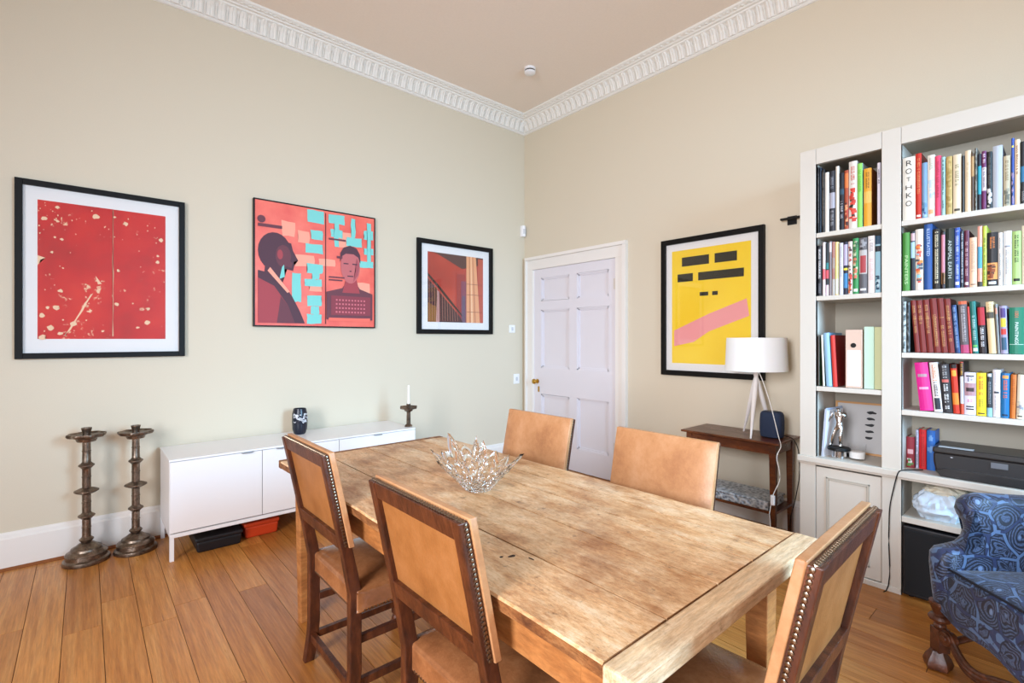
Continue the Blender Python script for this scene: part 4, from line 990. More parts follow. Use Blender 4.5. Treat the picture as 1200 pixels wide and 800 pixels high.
ROWS = {
'A': (1.973, 'books on the top shelf of the narrow bay', [(-3.1085, 0.0120, 0.389, 0.0), (-3.1205, 0.0095, 0.385, 0.0), (-3.1305, 0.0175, 0.369, 0.0), (-3.1487, 0.0208, 0.348, 0.0), (-3.1705, 0.0297, 0.35, 0.0), (-3.2027, 0.0177, 0.37, 0.0), (-3.2214, 0.0239, 0.326, 0.0), (-3.2463, 0.0202, 0.335, 0.0), (-3.2675, 0.0402, 0.378, 0.0), (-3.3086, 0.0238, 0.358, 0.0), (-3.3381, 0.0364, 0.32, 0.0), (-3.3997, 0.0159, 0.337, 0.0)], [
  (K, None, 'black', [('L', .15, .9, '#8a8480')]), ('#1c2333', None, 'thin dark navy', []), ('#1a1715', None, 'black', [('L', .1, .95, '#6e655c')]), ('#e8e2d8', K, 'ivory spined', []),
  ('#262830', None, 'dark grey', [('B', .38, .64, '#a9a6b0'), ('L', .68, .9, '#8b8c94'), ('L', .08, .34, '#9a9a9e')]), ('#ded6c8', '#8c8478', 'tall cream spined', []), ('#181b25', None, 'black', [('B', .62, .72, '#2c4b5c'), ('L', .2, .5, '#c0bcc0')]),
  ('#a8482c', '#3a2018', 'rust orange floral', [('S', .05, .45, '#e0a070,#3a1a14,#b03828'), ('B', .7, .95, '#d8743c')]), ('#d9cfc4', '#b8b4aa', 'tall red and black patched', [('S', .1, .6, '#c8352a,#20261f,#d8452f'), ('L', .6, .92, '#c4452f')]),
  ('#8ad05c', '#bcd6da', 'lime green spined', [('L', .55, .9, '#5aa034')]), ('#e0a02c', '#8a4c16', 'thick amber yellow', [('L', .65, .93, '#8a5a10'), ('B', .4, .6, '#e8b85c')]), ('#e4e0ea', '#d8d4d0', 'slim white', [('L', .65, .92, '#4a4a58')])]),
'B': (1.603, 'books on the second shelf of the narrow bay', [(-3.1085, 0.0240, 0.295, 0.0), (-3.1356, 0.0157, 0.312, 0.0), (-3.1518, 0.0166, 0.307, 0.0), (-3.169, 0.0139, 0.313, 0.0), (-3.1839, 0.0153, 0.308, 0.0), (-3.1997, 0.0167, 0.305, 0.0), (-3.2204, 0.02, 0.296, 0.0), (-3.2413, 0.0212, 0.299, 0.0), (-3.264, 0.0215, 0.298, 0.0), (-3.2865, 0.0279, 0.312, 0.0), (-3.3163, 0.0387, 0.309, 0.0), (-3.3582, 0.0309, 0.314, 0.0), (-3.3905, 0.025, 0.31, 0.0)], [
  ('#1e1e24', None, 'black with bold white letters', [('L', .34, .93, '#f0eeee'), ('L', .05, .25, '#808088')]), ('#eadcdc', None, 'white and pink', [('B', .3, .5, '#e0646c')]), ('#23282c', None, 'black, teal and coral', [('B', .5, .62, '#2c7c7c'), ('B', .32, .48, '#d8545c'), ('B', 0, .2, '#e0c8d4')]), ('#8a7c7c', None, 'grey mauve', [('B', .8, .98, '#d8cccc')]),
  ('#a8746a', None, 'dusty rose', [('B', 0, .3, '#b4aca4'), ('B', .5, .7, '#a08c84')]), ('#ecd08c', None, 'pale yellow and peach', [('B', .3, .55, '#e4e08c'), ('B', .02, .3, '#d8dccc')]), ('#cdcbd8', None, 'pale lilac grey', [('L', .35, .92, '#a4a2b0')]), ('#1e2236', None, 'navy with small yellow band', [('B', .46, .5, '#f0dc3c'), ('B', .12, .4, '#4080b0'), ('B', .55, .95, '#b4a8c4')]),
  ('#d8c4bc', None, 'white with red scribbles', [('S', .02, .4, '#c03428,#28201c,#d06a3c'), ('S', .45, .9, '#b05048,#4a3430,#d8ccc4')]), ('#2f8a4c', None, 'green with tangled flowers', [('S', .25, .95, '#3c6c44,#c0c8a4,#d0745c,#1e5a34'), ('P', .04, .09, '#e8e8e4')]),
  ('#5a585c', None, 'thick grey with red letters', [('B', .35, .78, '#b8b4b0'), ('P', .37, .68, '#a83c40'), ('S', .8, .97, '#302e30,#98989c'), ('P', .05, .09, '#e0e0e0')]), ('#e8e2e0', None, 'white with faint pink script', [('L', .72, .95, '#a8a0a0'), ('L', .2, .6, '#e0b8b4')]), ('#98c4d4', '#1e2c3c', 'pale blue and navy photo', [('B', .85, 1, '#1d4460'), ('B', .72, .82, '#1c222c'), ('S', .05, .3, '#1e4058,#c0dce4,#2a6880')])]),
'D': (1.973, 'books on the top shelf of the wide bay', [(-3.5100, 0.0535, 0.331, 0.0), (-3.5640, 0.0247, 0.34, 0.0), (-3.5899, 0.022, 0.285, 0.0), (-3.6124, 0.0286, 0.317, 0.0), (-3.6419, 0.0232, 0.306, 0.0), (-3.666, 0.0157, 0.294, 0.0), (-3.6839, 0.0243, 0.291, 0.0), (-3.7105, 0.0309, 0.292, 0.0), (-3.7427, 0.0107, 0.28, 0.0), (-3.7547, 0.0225, 0.3, 0.0), (-3.7776, 0.0109, 0.281, 0.0), (-3.7893, 0.01, 0.304, 0.0), (-3.7997, 0.014, 0.272, 0.0), (-3.8142, 0.0172, 0.281, 0.0), (-3.8318, 0.019, 0.273, 0.0), (-3.8528, 0.0337, 0.293, 0.0), (-3.8884, 0.0245, 0.237, 0.0), (-3.9145, 0.0104, 0.313, 0.0), (-3.9256, 0.0179, 0.303, 0.0), (-3.9442, 0.02, 0.288, 0.0)], [
  ('#ece4d4', None, 'thick ivory ROTHKO', []), ('#c02818', '#6a1812', 'tall red', [('L', .35, .92, '#d88450'), ('P', .03, .06, '#e8d8d0')]), ('#7a9cc0', None, 'sky blue', [('S', .02, .3, '#2c4c78,#5c88a8,#a0c0d8')]), ('#e2dcd0', None, 'ivory with watercolour splash', [('S', .3, .6, '#c0d0dc,#b0c8dc,#e0dcd8'), ('L', .75, .95, '#a0a890'), ('P', .05, .12, '#e0a878')]), ('#e04468', None, 'hot pink', [('L', .3, .9, '#a02040')]), ('#9cc0c4', None, 'pale teal', [('L', .1, .95, '#20343c')]),
  ('#b89c5c', None, 'ochre brown', [('S', .1, .95, '#c8ac70,#a08444,#b49858')]), ('#e4d4b4', None, 'wide cream', [('L', .45, .85, '#8c8060'), ('P', .04, .08, '#4a4238')]), ('#2a201a', None, 'thin dark brown', []), ('#e2ccaa', None, 'tall cream without lettering', [('L', .5, .8, '#c8b490')]), ('#5a4432', None, 'thin brown', [('B', .6, .95, '#c09a68')]), ('#6c685e', None, 'tall thin mottled grey', [('S', .05, .98, '#8c887c,#4c4a44')]),
  ('#1c1e2a', None, 'black with turquoise block', [('B', .28, .78, '#1c98b0')]), ('#6a2458', None, 'plum purple', [('B', .32, .72, '#d4c8d0'), ('L', .34, .7, '#5c5460'), ('L', .78, .95, '#e8d8e4')]), ('#191716', None, 'black with white chequered foot', [('S', .03, .35, '#d8d4d0,#191716,#191716'), ('L', .4, .9, '#5c5854')]), ('#b4bac4', '#d8dce0', 'thick silver grey boxed', []),
  ('#c0b498', None, 'short beige', [('S', .02, .35, '#6c6c60,#9c9884'), ('L', .5, .9, '#8c7c5c')]), ('#2c4ca4', None, 'slim blue with yellow spot', [('S', .02, .5, '#8c7cb0,#1e2850,#c0acc8'), ('P', .86, .89, '#e8dc4c')]), ('#e4cca8', None, 'tall narrow cream', [('L', .45, .9, '#7c3c34')]), ('#202428', None, 'black and blue', [('B', .35, .6, '#287098'), ('L', .05, .2, '#8c8c8c')])]),
'E': (1.603, 'books on the second shelf of the wide bay', [(-3.51, 0.0312, 0.307, 0.0), (-3.5434, 0.0189, 0.308, 0.0), (-3.5631, 0.0324, 0.316, 0.0), (-3.5985, 0.033, 0.336, 0.0), (-3.6336, 0.029, 0.306, 0.0), (-3.6654, 0.0155, 0.286, 0.0), (-3.6818, 0.0334, 0.3, 0.0), (-3.7163, 0.0205, 0.298, 0.0), (-3.7384, 0.0121, 0.279, 0.0), (-3.7517, 0.0182, 0.279, 0.0), (-3.771, 0.0274, 0.241, 0.0), (-3.7996, 0.0173, 0.292, 0.0), (-3.8176, 0.0145, 0.29, 0.0), (-3.8328, 0.0376, 0.255, 0.0), (-3.8711, 0.0161, 0.249, 0.0), (-3.8887, 0.0279, 0.253, 0.0), (-3.9176, 0.0301, 0.247, 0.0), (-3.9491, 0.024, 0.269, 0.0)], [
  ('#4a8c3c', None, 'green PAINTERS', []), ('#20242e', None, 'dark navy with pale blue patch', [('B', .55, .82, '#a4c8dc'), ('B', .84, .97, '#c8a8b0')]), ('#dcd4c8', None, 'white with colourful abstract shapes', [('S', .12, .75, '#e08438,#48505c,#8cc4d0,#d8b494,#d04c3c')]), ('#1c4c8c', None, 'tall blue ILLUSTRATED', []), ('#1c1814', None, 'black with cream letters', [('L', .1, .95, '#d8ccac')]), ('#2a1618', None, 'black with pink strip', [('B', .08, .95, '#c47c88'), ('B', .08, .28, '#c89c50')]), ('#14211e', None, 'black ANIMAL EARTH', []), ('#3454a8', '#20306c', 'royal blue', [('L', .15, .95, '#c8d0f0'), ('P', .05, .1, '#e8e8f4')]), ('#2c2c34', None, 'charcoal with white letters', [('L', .08, .95, '#d0ccd0')]), ('#60203a', None, 'maroon', [('L', .2, .8, '#d8b4b8'), ('P', .04, .09, '#d8ccd0')]),
  ('#ecc4a4', None, 'short peach', [('L', .3, .92, '#c09c84'), ('P', .04, .06, '#7c5c4c')]), ('#eca894', None, 'salmon pink with blue block', [('B', .3, .66, '#4c9cc0'), ('B', 0, .08, '#302820')]), ('#b8c43c', None, 'slim yellow green', [('L', .05, .8, '#50602c')]), ('#1c1a1c', None, 'wide black with orange picture', [('B', .12, .43, '#dc9450'), ('S', .14, .4, '#8c4420,#dc9450,#50281c'), ('L', .65, .95, '#d07838'), ('P', .03, .08, '#d8d8dc')]), ('#e4e0dc', None, 'slim white', [('L', .1, .9, '#8c8884')]), ('#dcdad6', None, 'wide white with pencil stroke', [('L', .2, .65, '#b0acac'), ('P', .7, .73, '#909098')]), ('#a8c878', None, 'pale green with black bird', [('L', .4, .93, '#384c28'), ('P', .06, .11, '#1c241c')]), ('#e8e0c4', None, 'cream at the frame edge', [('L', .3, .8, '#8c8468')])]),
'F': (1.279, 'books on the third shelf of the wide bay', [(-3.5095, 0.0165, 0.267, 0.0), (-3.5266, 0.0150, 0.263, 0.0), (-3.5620, 0.0211, 0.272, 0.0185), (-3.5838, 0.0254, 0.271, 0.0185), (-3.6107, 0.0257, 0.272, 0.0185), (-3.6383, 0.0271, 0.277, 0.0185), (-3.6669, 0.0252, 0.276, 0.0185), (-3.6936, 0.0244, 0.272, 0.0185), (-3.7195, 0.0192, 0.239, 0.016), (-3.7395, 0.0325, 0.256, 0.011), (-3.7727, 0.0086, 0.229, 0.011), (-3.7823, 0.0222, 0.254, 0.012), (-3.8072, 0.0258, 0.227, 0.009), (-3.8396, 0.0269, 0.248, 0.012), (-3.8675, 0.0113, 0.236, 0.01), (-3.8798, 0.0253, 0.226, 0.006), (-3.908, 0.0480, 0.217, 0.0)], [
  ('#b0b8b8', None, 'grey and white marbled', [('S', .02, .98, '#4c5858,#d0d8d8,#8c9898')]), ('#34383a', None, 'dark speckled', [('S', .02, .98, '#6c7070,#202424')])] +
  [('#7a2622', '#5c1a18', s, [('P', .64, .65, '#c08c54'), ('L', a, b, '#c08c54')]) for s, a, b in (('leftmost maroon bound', .35, .9), ('second maroon bound', .5, .9), ('third maroon bound', .35, .9), ('fourth maroon bound', .1, .7), ('fifth maroon bound', .1, .5), ('rightmost maroon bound', .2, .9))] + [
  ('#1e3c6c', None, 'leaning dark blue', [('L', .1, .95, '#8ca8cc')]), ('#5c5458', '#d46c44', 'rust topped grey and pink', [('B', 0, .16, '#b4446c'), ('L', .2, .9, '#b0a8a8'), ('B', .94, 1, '#d0603c')]), ('#d03428', None, 'thin red', []), ('#186c64', None, 'teal green with white script', [('L', .25, .75, '#a8ccc8'), ('P', .04, .1, '#e8f0ec'), ('P', .12, .16, '#6cbc5c')]), ('#281c1e', None, 'black and red', [('B', .6, .98, '#b0202c'), ('L', .1, .58, '#e0dcdc')]), ('#e0c494', None, 'tan with dark band', [('B', .68, .8, '#4c4438'), ('L', .8, .95, '#b49c68')]), ('#7c7874', None, 'thin grey', [('P', .8, .92, '#c88c74')]), ('#9c94b0', None, 'lilac edged coloured block', [('P', .76, .95, '#503c78'), ('P', .56, .74, '#d8cc3c'), ('P', .4, .52, '#cc3c34'), ('P', .08, .34, '#345870')]), ('#0e7458', None, 'thick green PAINTINGS', [('B', .20, .21, '#c0dcd0'), ('P', .05, .12, '#0e7458')])]),
'G': (0.978, 'books on the fourth shelf of the wide bay', [(-3.5822, 0.054, 0.248, 0.024), (-3.6391, 0.033, 0.251, 0.021), (-3.6728, 0.0371, 0.245, 0.015), (-3.7122, 0.0247, 0.244, 0.013), (-3.7380, 0.0138, 0.258, 0.003), (-3.7525, 0.0417, 0.207, 0.0), (-3.796, 0.0347, 0.207, 0.0), (-3.8319, 0.02, 0.207, 0.0), (-3.8528, 0.0258, 0.225, 0.0), (-3.8795, 0.0290, 0.21, -0.002), (-3.9096, 0.0195, 0.205, -0.004), (-3.9309, 0.0234, 0.206, -0.005)], [
  ('#d81c84', None, 'thick magenta', [('P', .70, .76, '#b08c98'), ('P', .44, .49, '#e8a0c8')]), ('#e8e0dc', None, 'white with orange and black letters', [('L', .62, .95, '#d87c3c'), ('L', .3, .6, '#28242c'), ('P', .05, .28, '#28303c')]), ('#2c2a2e', None, 'black with large white letters', [('L', .08, .58, '#dcdad8'), ('L', .7, .96, '#a8a8a8'), ('P', .62, .68, '#c8645c')]), ('#c8321c', None, 'red and orange', [('B', .18, .42, '#e8842c'), ('P', .76, .88, '#f0a43c'), ('B', .92, 1, '#1c1414')]), ('#c84c30', '#222020', 'thin striped orange and white', [('B', .2, .72, '#c8ccd4'), ('B', .72, .98, '#3c2418'), ('L', .74, .96, '#e0a83c')]),
  ('#dcd6e4', None, 'white with close-up eye photo', [('B', .45, .75, '#b08890'), ('P', .55, .64, '#3c2c30'), ('P', .90, .93, '#1c1a1e'), ('L', .78, .88, '#5c5868'), ('P', .18, .21, '#1c1a1e'), ('P', .12, .15, '#1c1a1e'), ('L', .28, .4, '#d87ca8')]), ('#f0d428', None, 'bright yellow', [('L', .4, .92, '#c8702c'), ('L', .15, .38, '#a8a02c'), ('P', .04, .07, '#50401c')]), ('#2c3034', None, 'black and pale blue', [('B', 0, .2, '#8cbccc'), ('L', .25, .8, '#8c9498'), ('P', .92, .99, '#d0d8d8')]), ('#e0dce0', None, 'white with small bird mark', [('P', .50, .54, '#3c3c44'), ('L', .15, .45, '#bcb8bc'), ('L', .6, .95, '#ccc8cc')]), ('#146ca4', None, 'blue with orange script', [('L', .42, .84, '#e0643c'), ('P', .88, .95, '#e89c4c'), ('P', .04, .08, '#0c3454')]), ('#c86c24', None, 'burnt orange', [('L', .3, .9, '#b05c1c')]), ('#e0d4bc', None, 'cream with grey foot', [('S', .1, .4, '#8c8c94,#c4bcac'), ('P', .05, .08, '#3c342c')])]),
}
WORDS = {('D', 0): None, ('E', 0): [('PAINTERS', 0.020, 0.36, '#bcd8a0', 0.15)], ('E', 3): [('ILLUSTRATED', 0.018, 0.72, '#b8cce4', 0.14)], ('E', 6): [('ANIMAL EARTH', 0.020, 0.48, '#b8c4c0', 0.19)],
         ('F', 16): [('PAINTINGS', 0.016, 0.45, '#e0ece4', 0.10)], ('F', 16.5): None}
for key, (z, grp, geo, specs) in ROWS.items():
    assert len(geo) == len(specs), key
    for i, ((y, th, h, off), (sp_, cv, lab, marks)) in enumerate(zip(geo, specs)):
        where = {'A': 'on the top shelf of the narrow bay', 'B': 'on the second shelf of the narrow bay', 'D': 'on the top shelf of the wide bay', 'E': 'on the second shelf of the wide bay', 'F': 'on the third shelf of the wide bay', 'G': 'on the fourth shelf of the wide bay'}[key]
        if lab == 'black' and key == 'A': lab = {0: 'black, first from the left,', 2: 'black, third from the left,', 6: 'black with teal patch,'}[i]
        if 'maroon bound' in lab: label = lab.replace('maroon bound', 'maroon bound book') + ' ' + where
        else: label = (lab + ' book ' + where).replace(', book', ' book').replace(',  ', ' ')
        tx = WORDS.get((key, i)) or ()
        bt = book(z, y, th, h, off, sp_, cv, label, grp, marks, tx, depth=(0.19 if key in 'DEFG' else 0.22))
        if (key, i) == ('D', 0):
            for k_, chh in enumerate('ROTHKO'): text_mesh(chh, 0.040 if chh not in 'TH' else 0.032, mat('#3a3632', 0.5), bt, ((0, -1, 0), (0, 0, 1)), (-0.0014, -th/2, h*(0.90-0.128*k_)), 'title', width=0.026 if chh not in 'T' else 0.018)
        if (key, i) == ('F', 16): text_mesh('1001', 0.018, mat('#d86c44', 0.5), bt, ((0, 0, -1), (0, -1, 0)), (-0.0014, -th/2, h*0.85), 'title', width=0.028)

# files on the third shelf of the narrow bay
for (y, th, h, off), sp_, cv, lab, nm in [
        ((-3.1095, 0.0110, 0.290, 0.0), '#4a3c30', '#3c5a34', 'thin dark brown folder at the left end of the narrow bay file shelf', 'folder'),
        ((-3.1370, 0.0110, 0.300, 0.0100), '#ece8dc', '#1c1c20', 'slim white folder leaning on the narrow bay file shelf', 'folder'),
        ((-3.1560, 0.0300, 0.312, 0.0160), '#94bcd8', '#7ca4c4', 'light blue ring folder leaning on the narrow bay file shelf', 'folder'),
        ((-3.1900, 0.0220, 0.297, 0.0140), '#d43830', '#8c1818', 'bright red folder with dark red cover on the narrow bay file shelf', 'folder')]:
    book(1.073, y, th, h, off, sp_, cv, lab, 'folders and box files in the narrow bay', (), (), 0.24, nm, 0, 'folder')
t = thing('box_file', 'beige box file with white label and dark finger hole in the narrow bay', 'box file', (BX, -3.2520, 1.0738), 0, 'folders and box files in the narrow bay')
bm = B(); box(bm, 0, 0.27, -0.080, 0, 0, 0.328); obj('case', bm, mat('#d8b8a4', 0.6), t, bevel=0.002)
bm = B(); box(bm, -0.0008, 0, -0.072, -0.008, 0.012, 0.212); lb = obj('label_sheet', bm, mat('#e4e6f0', 0.6), t)
bm = B()
for k in range(9): box(bm, -0.0011, -0.0008, -0.067, -0.013, 0.03+k*0.018, 0.031+k*0.018)
obj('ruled_lines', bm, mat('#b4bcd4', 0.6), lb)
bm = B(); cyl(bm, (-0.001, -0.038, 0.240), (0.002, -0.038, 0.240), 0.0135, n=20); obj('finger_hole', bm, M_black, t)
t = thing('box_file', 'pale mint green box file at the right end of the narrow bay file shelf', 'box file', (BX, -3.3400, 1.0738), 0, 'folders and box files in the narrow bay')
bm = B(); box(bm, 0, 0.27, -0.046, 0, 0, 0.344); obj('case', bm, mat('#c0dcc4', 0.6), t, bevel=0.002)
bm = B(); box(bm, 0.004, 0.268, -0.080, -0.0465, 0, 0.342); obj('lid', bm, mat('#c4c898', 0.6), t, bevel=0.002)

# lowest niche of the narrow bay: framed drawing, papers, silver figurine, candle glass, discs
t = thing('framed_print', 'pale grey print in a light wood frame leaning at the back of the niche', 'picture', (-0.235, -3.267, CT+0.001)); t.rotation_euler = (0, math.radians(9), 0)
bm = B()
for a in ((0.0, 0.012, -0.150, -0.138, 0, 0.31), (0.0, 0.012, 0.138, 0.150, 0, 0.31), (0.0, 0.012, -0.138, 0.138, 0, 0.012), (0.0, 0.012, -0.138, 0.138, 0.298, 0.31)): box(bm, *a)
obj('frame', bm, mat('#c08c54', 0.5), t)
bm = B(); box(bm, 0.004, 0.009, -0.138, 0.138, 0.012, 0.298); pr = obj('print', bm, mat('#b8b4b0', 0.6), t)
bm = B()
for k in range(5):
    zc = 0.10+k*0.038; yc = -0.03-0.002*k
    bm.faces.new([bm.verts.new((0.0036, yc+p[0], zc+p[1])) for p in blob(0, 0, 0.022, 0.009, 10, 0.3)])
obj('ink_marks', bm, M_black, pr)
t = thing('paper_stack', 'white and blue papers propped upright against the left side of the niche', 'papers', (-0.47, -3.118, CT+0.001)); t.rotation_euler = (math.radians(4), 0, math.radians(-8))
for k, c_ in enumerate(('#20262e', '#dfe4f0', '#b8c6e0', '#e8eaf2')):
    bm = B(); box(bm, 0, 0.20, -0.0035-k*0.0045, -k*0.0045, 0, 0.275+0.006*((k*7) % 3)); obj('paper_sheet', bm, mat(c_, 0.6), t)
# figurine
def figurine():
    t = thing('figurine', 'shiny silver striding figurine on a dark round base in the niche', 'figurine', (-0.440, -3.205, CT+0.001))
    bm = B(); lathe(bm, [(0.0, 0), (0.036, 0), (0.038, 0.003), (0.036, 0.044), (0.0, 0.044)], 32); obj('pedestal', bm, M_chrome, t, smooth=False, bevel=0.002)
    bm = B(); lathe(bm, [(0.0, 0.044), (0.055, 0.044), (0.058, 0.049), (0.056, 0.062), (0.0, 0.062)], 32); obj('base_disc', bm, M_black, t, bevel=0.002)
    pts = {'pel': (0, 0, 0.185, .020), 'wa': (0, 0.002, 0.215, .017), 'ch': (-0.004, 0.004, 0.245, .024), 'nk': (-0.006, 0.004, 0.268, .010), 'hd': (-0.010, -0.002, 0.290, .019),
           'lh': (0, 0.012, 0.178, .016), 'lk': (-0.008, 0.030, 0.125, .012), 'lf': (0.0, 0.042, 0.075, .009), 'lt': (-0.022, 0.045, 0.070, .008),
           'rh': (0, -0.012, 0.178, .016), 'rk': (-0.012, -0.010, 0.122, .012), 'rf': (0.0, -0.008, 0.075, .009), 'rt': (-0.022, -0.010, 0.070, .008),
           'ls': (0, 0.028, 0.255, .012), 'le': (0.0, 0.052, 0.225, .009), 'lw': (-0.010, 0.066, 0.190, .007),
           'rs': (0, -0.022, 0.255, .012), 're': (-0.022, -0.040, 0.240, .009), 'rw': (-0.030, -0.020, 0.262, .007)}
    E_ = [('pel', 'wa'), ('wa', 'ch'), ('ch', 'nk'), ('nk', 'hd'), ('pel', 'lh'), ('lh', 'lk'), ('lk', 'lf'), ('lf', 'lt'), ('pel', 'rh'), ('rh', 'rk'), ('rk', 'rf'), ('rf', 'rt'), ('ch', 'ls'), ('ls', 'le'), ('le', 'lw'), ('ch', 'rs'), ('rs', 're'), ('re', 'rw')]
    me = bpy.data.meshes.new('figure'); ks = list(pts); me.from_pydata([pts[k][:3] for k in ks], [(ks.index(a), ks.index(b)) for a, b in E_], [])
    me.materials.append(M_silver)
    o = bpy.data.objects.new('figure', me); COL.objects.link(o); o.parent = t
    sk = o.modifiers.new('skin', 'SKIN'); sk.use_smooth_shade = True
    if not me.skin_vertices: 
        bm = bmesh.new(); bm.from_mesh(me); bm.verts.layers.skin.verify(); bm.to_mesh(me); bm.free()
    for i, k in enumerate(ks): me.skin_vertices[0].data[i].radius = (pts[k][3]*1.1, pts[k][3]*1.1); me.skin_vertices[0].data[i].use_root = (k == 'pel')
    s = o.modifiers.new('sub', 'SUBSURF'); s.levels = 2; s.render_levels = 2
figurine()
t = thing('candle_glass', 'small glass tealight holder with white candle in the niche', 'candle', (-0.405, -3.285, CT+0.001))
bm = B(); lathe(bm, [(0.0, 0.0), (0.036, 0.0), (0.041, 0.004), (0.045, 0.090), (0.0435, 0.090), (0.039, 0.008), (0.0, 0.007)], 32); obj('glass', bm, M_glazing, t, smooth=True)
bm = B(); lathe(bm, [(0.0, 0.008), (0.0375, 0.008), (0.039, 0.044), (0.030, 0.047), (0.0, 0.046)], 28); obj('candle', bm, mat('#f4f2ee', 0.5), t, smooth=True)
t = thing('coaster', 'black round disc standing behind the silver figurine in the niche', 'coaster', (-0.33, -3.245, CT+0.001))
bm = B(); lathe(bm, [(0.0, 0), (0.045, 0), (0.047, 0.004), (0.047, 0.018), (0.0, 0.018)], 28); obj('disc', bm, M_black, t)

# notebooks beside the printer
for y, th, h, sp_, lab, mk, dx in [(-3.510, 0.0345, 0.165, '#8c2430', 'maroon paperback standing left of the printer', [('S', .05, .3, '#d8c880,#5c8c4c,#e0dcdc'), ('P', .45, .6, '#d8a8ac')], 0.09),
                                (-3.5475, 0.012, 0.205, '#c8c8dc', 'slim white notebook with dark spiral between the maroon and red books', [('L', .05, .95, '#2c2c3c')], 0.10),
                                (-3.5620, 0.0300, 0.210, '#cc1c20', 'bright red spiral notebook left of the printer', [('L', .05, .95, '#a01418')], 0.10),
                                (-3.5940, 0.0340, 0.210, '#2464b0', 'blue notebook standing nearest the printer', [('S', .4, .9, '#2464b0,#6c98cc,#2464b0')], 0.10)]:
    book(CT, y, th, h, 0, sp_, None, lab, 'notebooks beside the printer', mk, (), 0.12, 'book', dx)

# printer
t = thing('printer', 'wide black desktop printer on the bookcase counter', 'printer', (-0.40, -3.86, CT+0.001), math.radians(0))
PW = 0.225
M_pr = mat('#1d1b1c', 0.38); M_pr2 = mat('#2a2828', 0.3)
bm = B(); prism(bm, [(-PW+0.03, 0.006), (PW-0.03, 0.006), (PW-0.008, 0.03), (PW, 0.075), (PW, 0.115), (-PW, 0.115), (-PW, 0.075), (-PW+0.008, 0.03)], 'x', -0.100, 0.135); obj('body', bm, M_pr, t, bevel=0.008)
bm = B(); prism(bm, [(-PW+0.03, 0.002), (PW-0.03, 0.002), (PW-0.010, 0.03), (PW-0.05, 0.045), (-PW+0.05, 0.045), (-PW+0.010, 0.03)], 'x', -0.112, -0.098); obj('paper_tray', bm, M_pr2, t, bevel=0.003)
bm = B(); box(bm, -0.108, 0.138, -PW-0.002, PW+0.002, 0.116, 0.146); obj('lid', bm, mat('#2b2725', 0.35), t, bevel=0.008)
bm = B(); box(bm, -0.1035, -0.100, 0.005-0.05, 0.005+0.008, 0.078, 0.104); obj('control_screen', bm, mat('#6c6c70', 0.25), t)
bm = B(); prism(bm, [(-0.098, 0.1465), (-0.060, 0.1465), (-0.060, 0.1485), (-0.098, 0.1485)], 'y', 0.075, 0.205); obj('paper_slot', bm, mat('#b4b8bc', 0.35), t)
bm = B(); prism(bm, [(-0.098, 0.1465), (-0.060, 0.1465), (-0.060, 0.1485), (-0.098, 0.1485)], 'y', -0.20, -0.10); obj('paper_slot', bm, mat('#b4b8bc', 0.35), t)
bm = B(); box(bm, -0.102, -0.099, 0.150, 0.158, 0.100, 0.103); obj('indicator_light', bm, mat('#e8e8f0', 0.3), t)
bm = B(); tube(bm, [(-0.44, -3.585, 0.662), (-0.50, -3.53, 0.661), (-0.530, -3.515, 0.661), (-0.545, -3.50, 0.645), (-0.548, -3.482, 0.56), (-0.545, -3.465, 0.45), (-0.54, -3.46, 0.30), (-0.545, -3.45, 0.01), (-0.56, -3.3, 0.006)], 0.0028, 8)
tag(obj('printer_cable', bm, M_black, smooth=True), 'black cable hanging over the bookcase counter edge by the cupboard', 'cable')

# folded cloth bag and dark speaker cabinet in the open base
t = thing('cloth_bag', 'crumpled pale blue and cream cloth bag on the low shelf', 'bag', (-0.405, -3.645, 0.4165))
def lump(w_, d_, h, seed, m, name, z0=0.0, off=(0, 0)):
    bm = B(); rnd = random.Random(seed); ph = [rnd.uniform(0, 6) for _ in range(6)]; nu, nv = 72, 28; rings = []
    for j in range(nv+1):
        v = j/nv*math.pi; row = []
        for i in range(nu):
            a = 2*math.pi*i/nu; x, y = sq(a, 1, 1, 2.8); r = math.sin(v)**0.6 if 0 < j < nv else 0.02
            z = (1-math.cos(v))/2
            f = 1 + 0.10*abs(math.sin(2.5*a+ph[0]+z*4)) + 0.07*abs(math.sin(5*a+ph[1]-z*7)) + 0.09*abs(math.sin(9*z+ph[2]+2*a+1.3*math.sin(3*a)))-0.12
            nz = noise.noise(Vector((x*2.2+seed, y*2.2, z*2.0))); nz2 = abs(noise.noise(Vector((x*4+seed, y*4, z*3))))
            f += 0.16*nz - 0.28*nz2 + 0.04
            row.append(bm.verts.new((off[0]+x*r*w_*f, off[1]+y*r*d_*f*(1-0.25*z), z0+h*z*(1+0.08*math.sin(3*a+ph[3])) if z > 0.08 else z0)))
        rings.append(row)
    for a, b in zip(rings, rings[1:]):
        for k in range(nu): bm.faces.new((a[k], a[(k+1) % nu], b[(k+1) % nu], b[k]))
    bm.faces.new(rings[0]); bm.faces.new(rings[-1]); return obj(name, bm, m, t, smooth=True)
lump(0.095, 0.110, 0.150, 4, mat('#c9d6e2', 0.8, bump=0.3, bscale=25), 'bag_body')
lump(0.080, 0.090, 0.055, 9, mat('#d6cdb8', 0.8, bump=0.3, bscale=25), 'folded_flap', 0.125, (0.01, -0.02))
t = thing('subwoofer', 'black square subwoofer cabinet on the floor under the low shelf', 'speaker', (-0.385, -3.645, 0.0))
bm = B(); box(bm, -0.135, 0.13, -0.13, 0.13, 0.012, 0.372); obj('cabinet', bm, mat('#141418', 0.45), t, bevel=0.006)
bm = B(); box(bm, -0.142, -0.135, -0.12, 0.12, 0.03, 0.355); obj('grille', bm, mat('#0e0e10', 0.8), t, bevel=0.003)
bm = B()
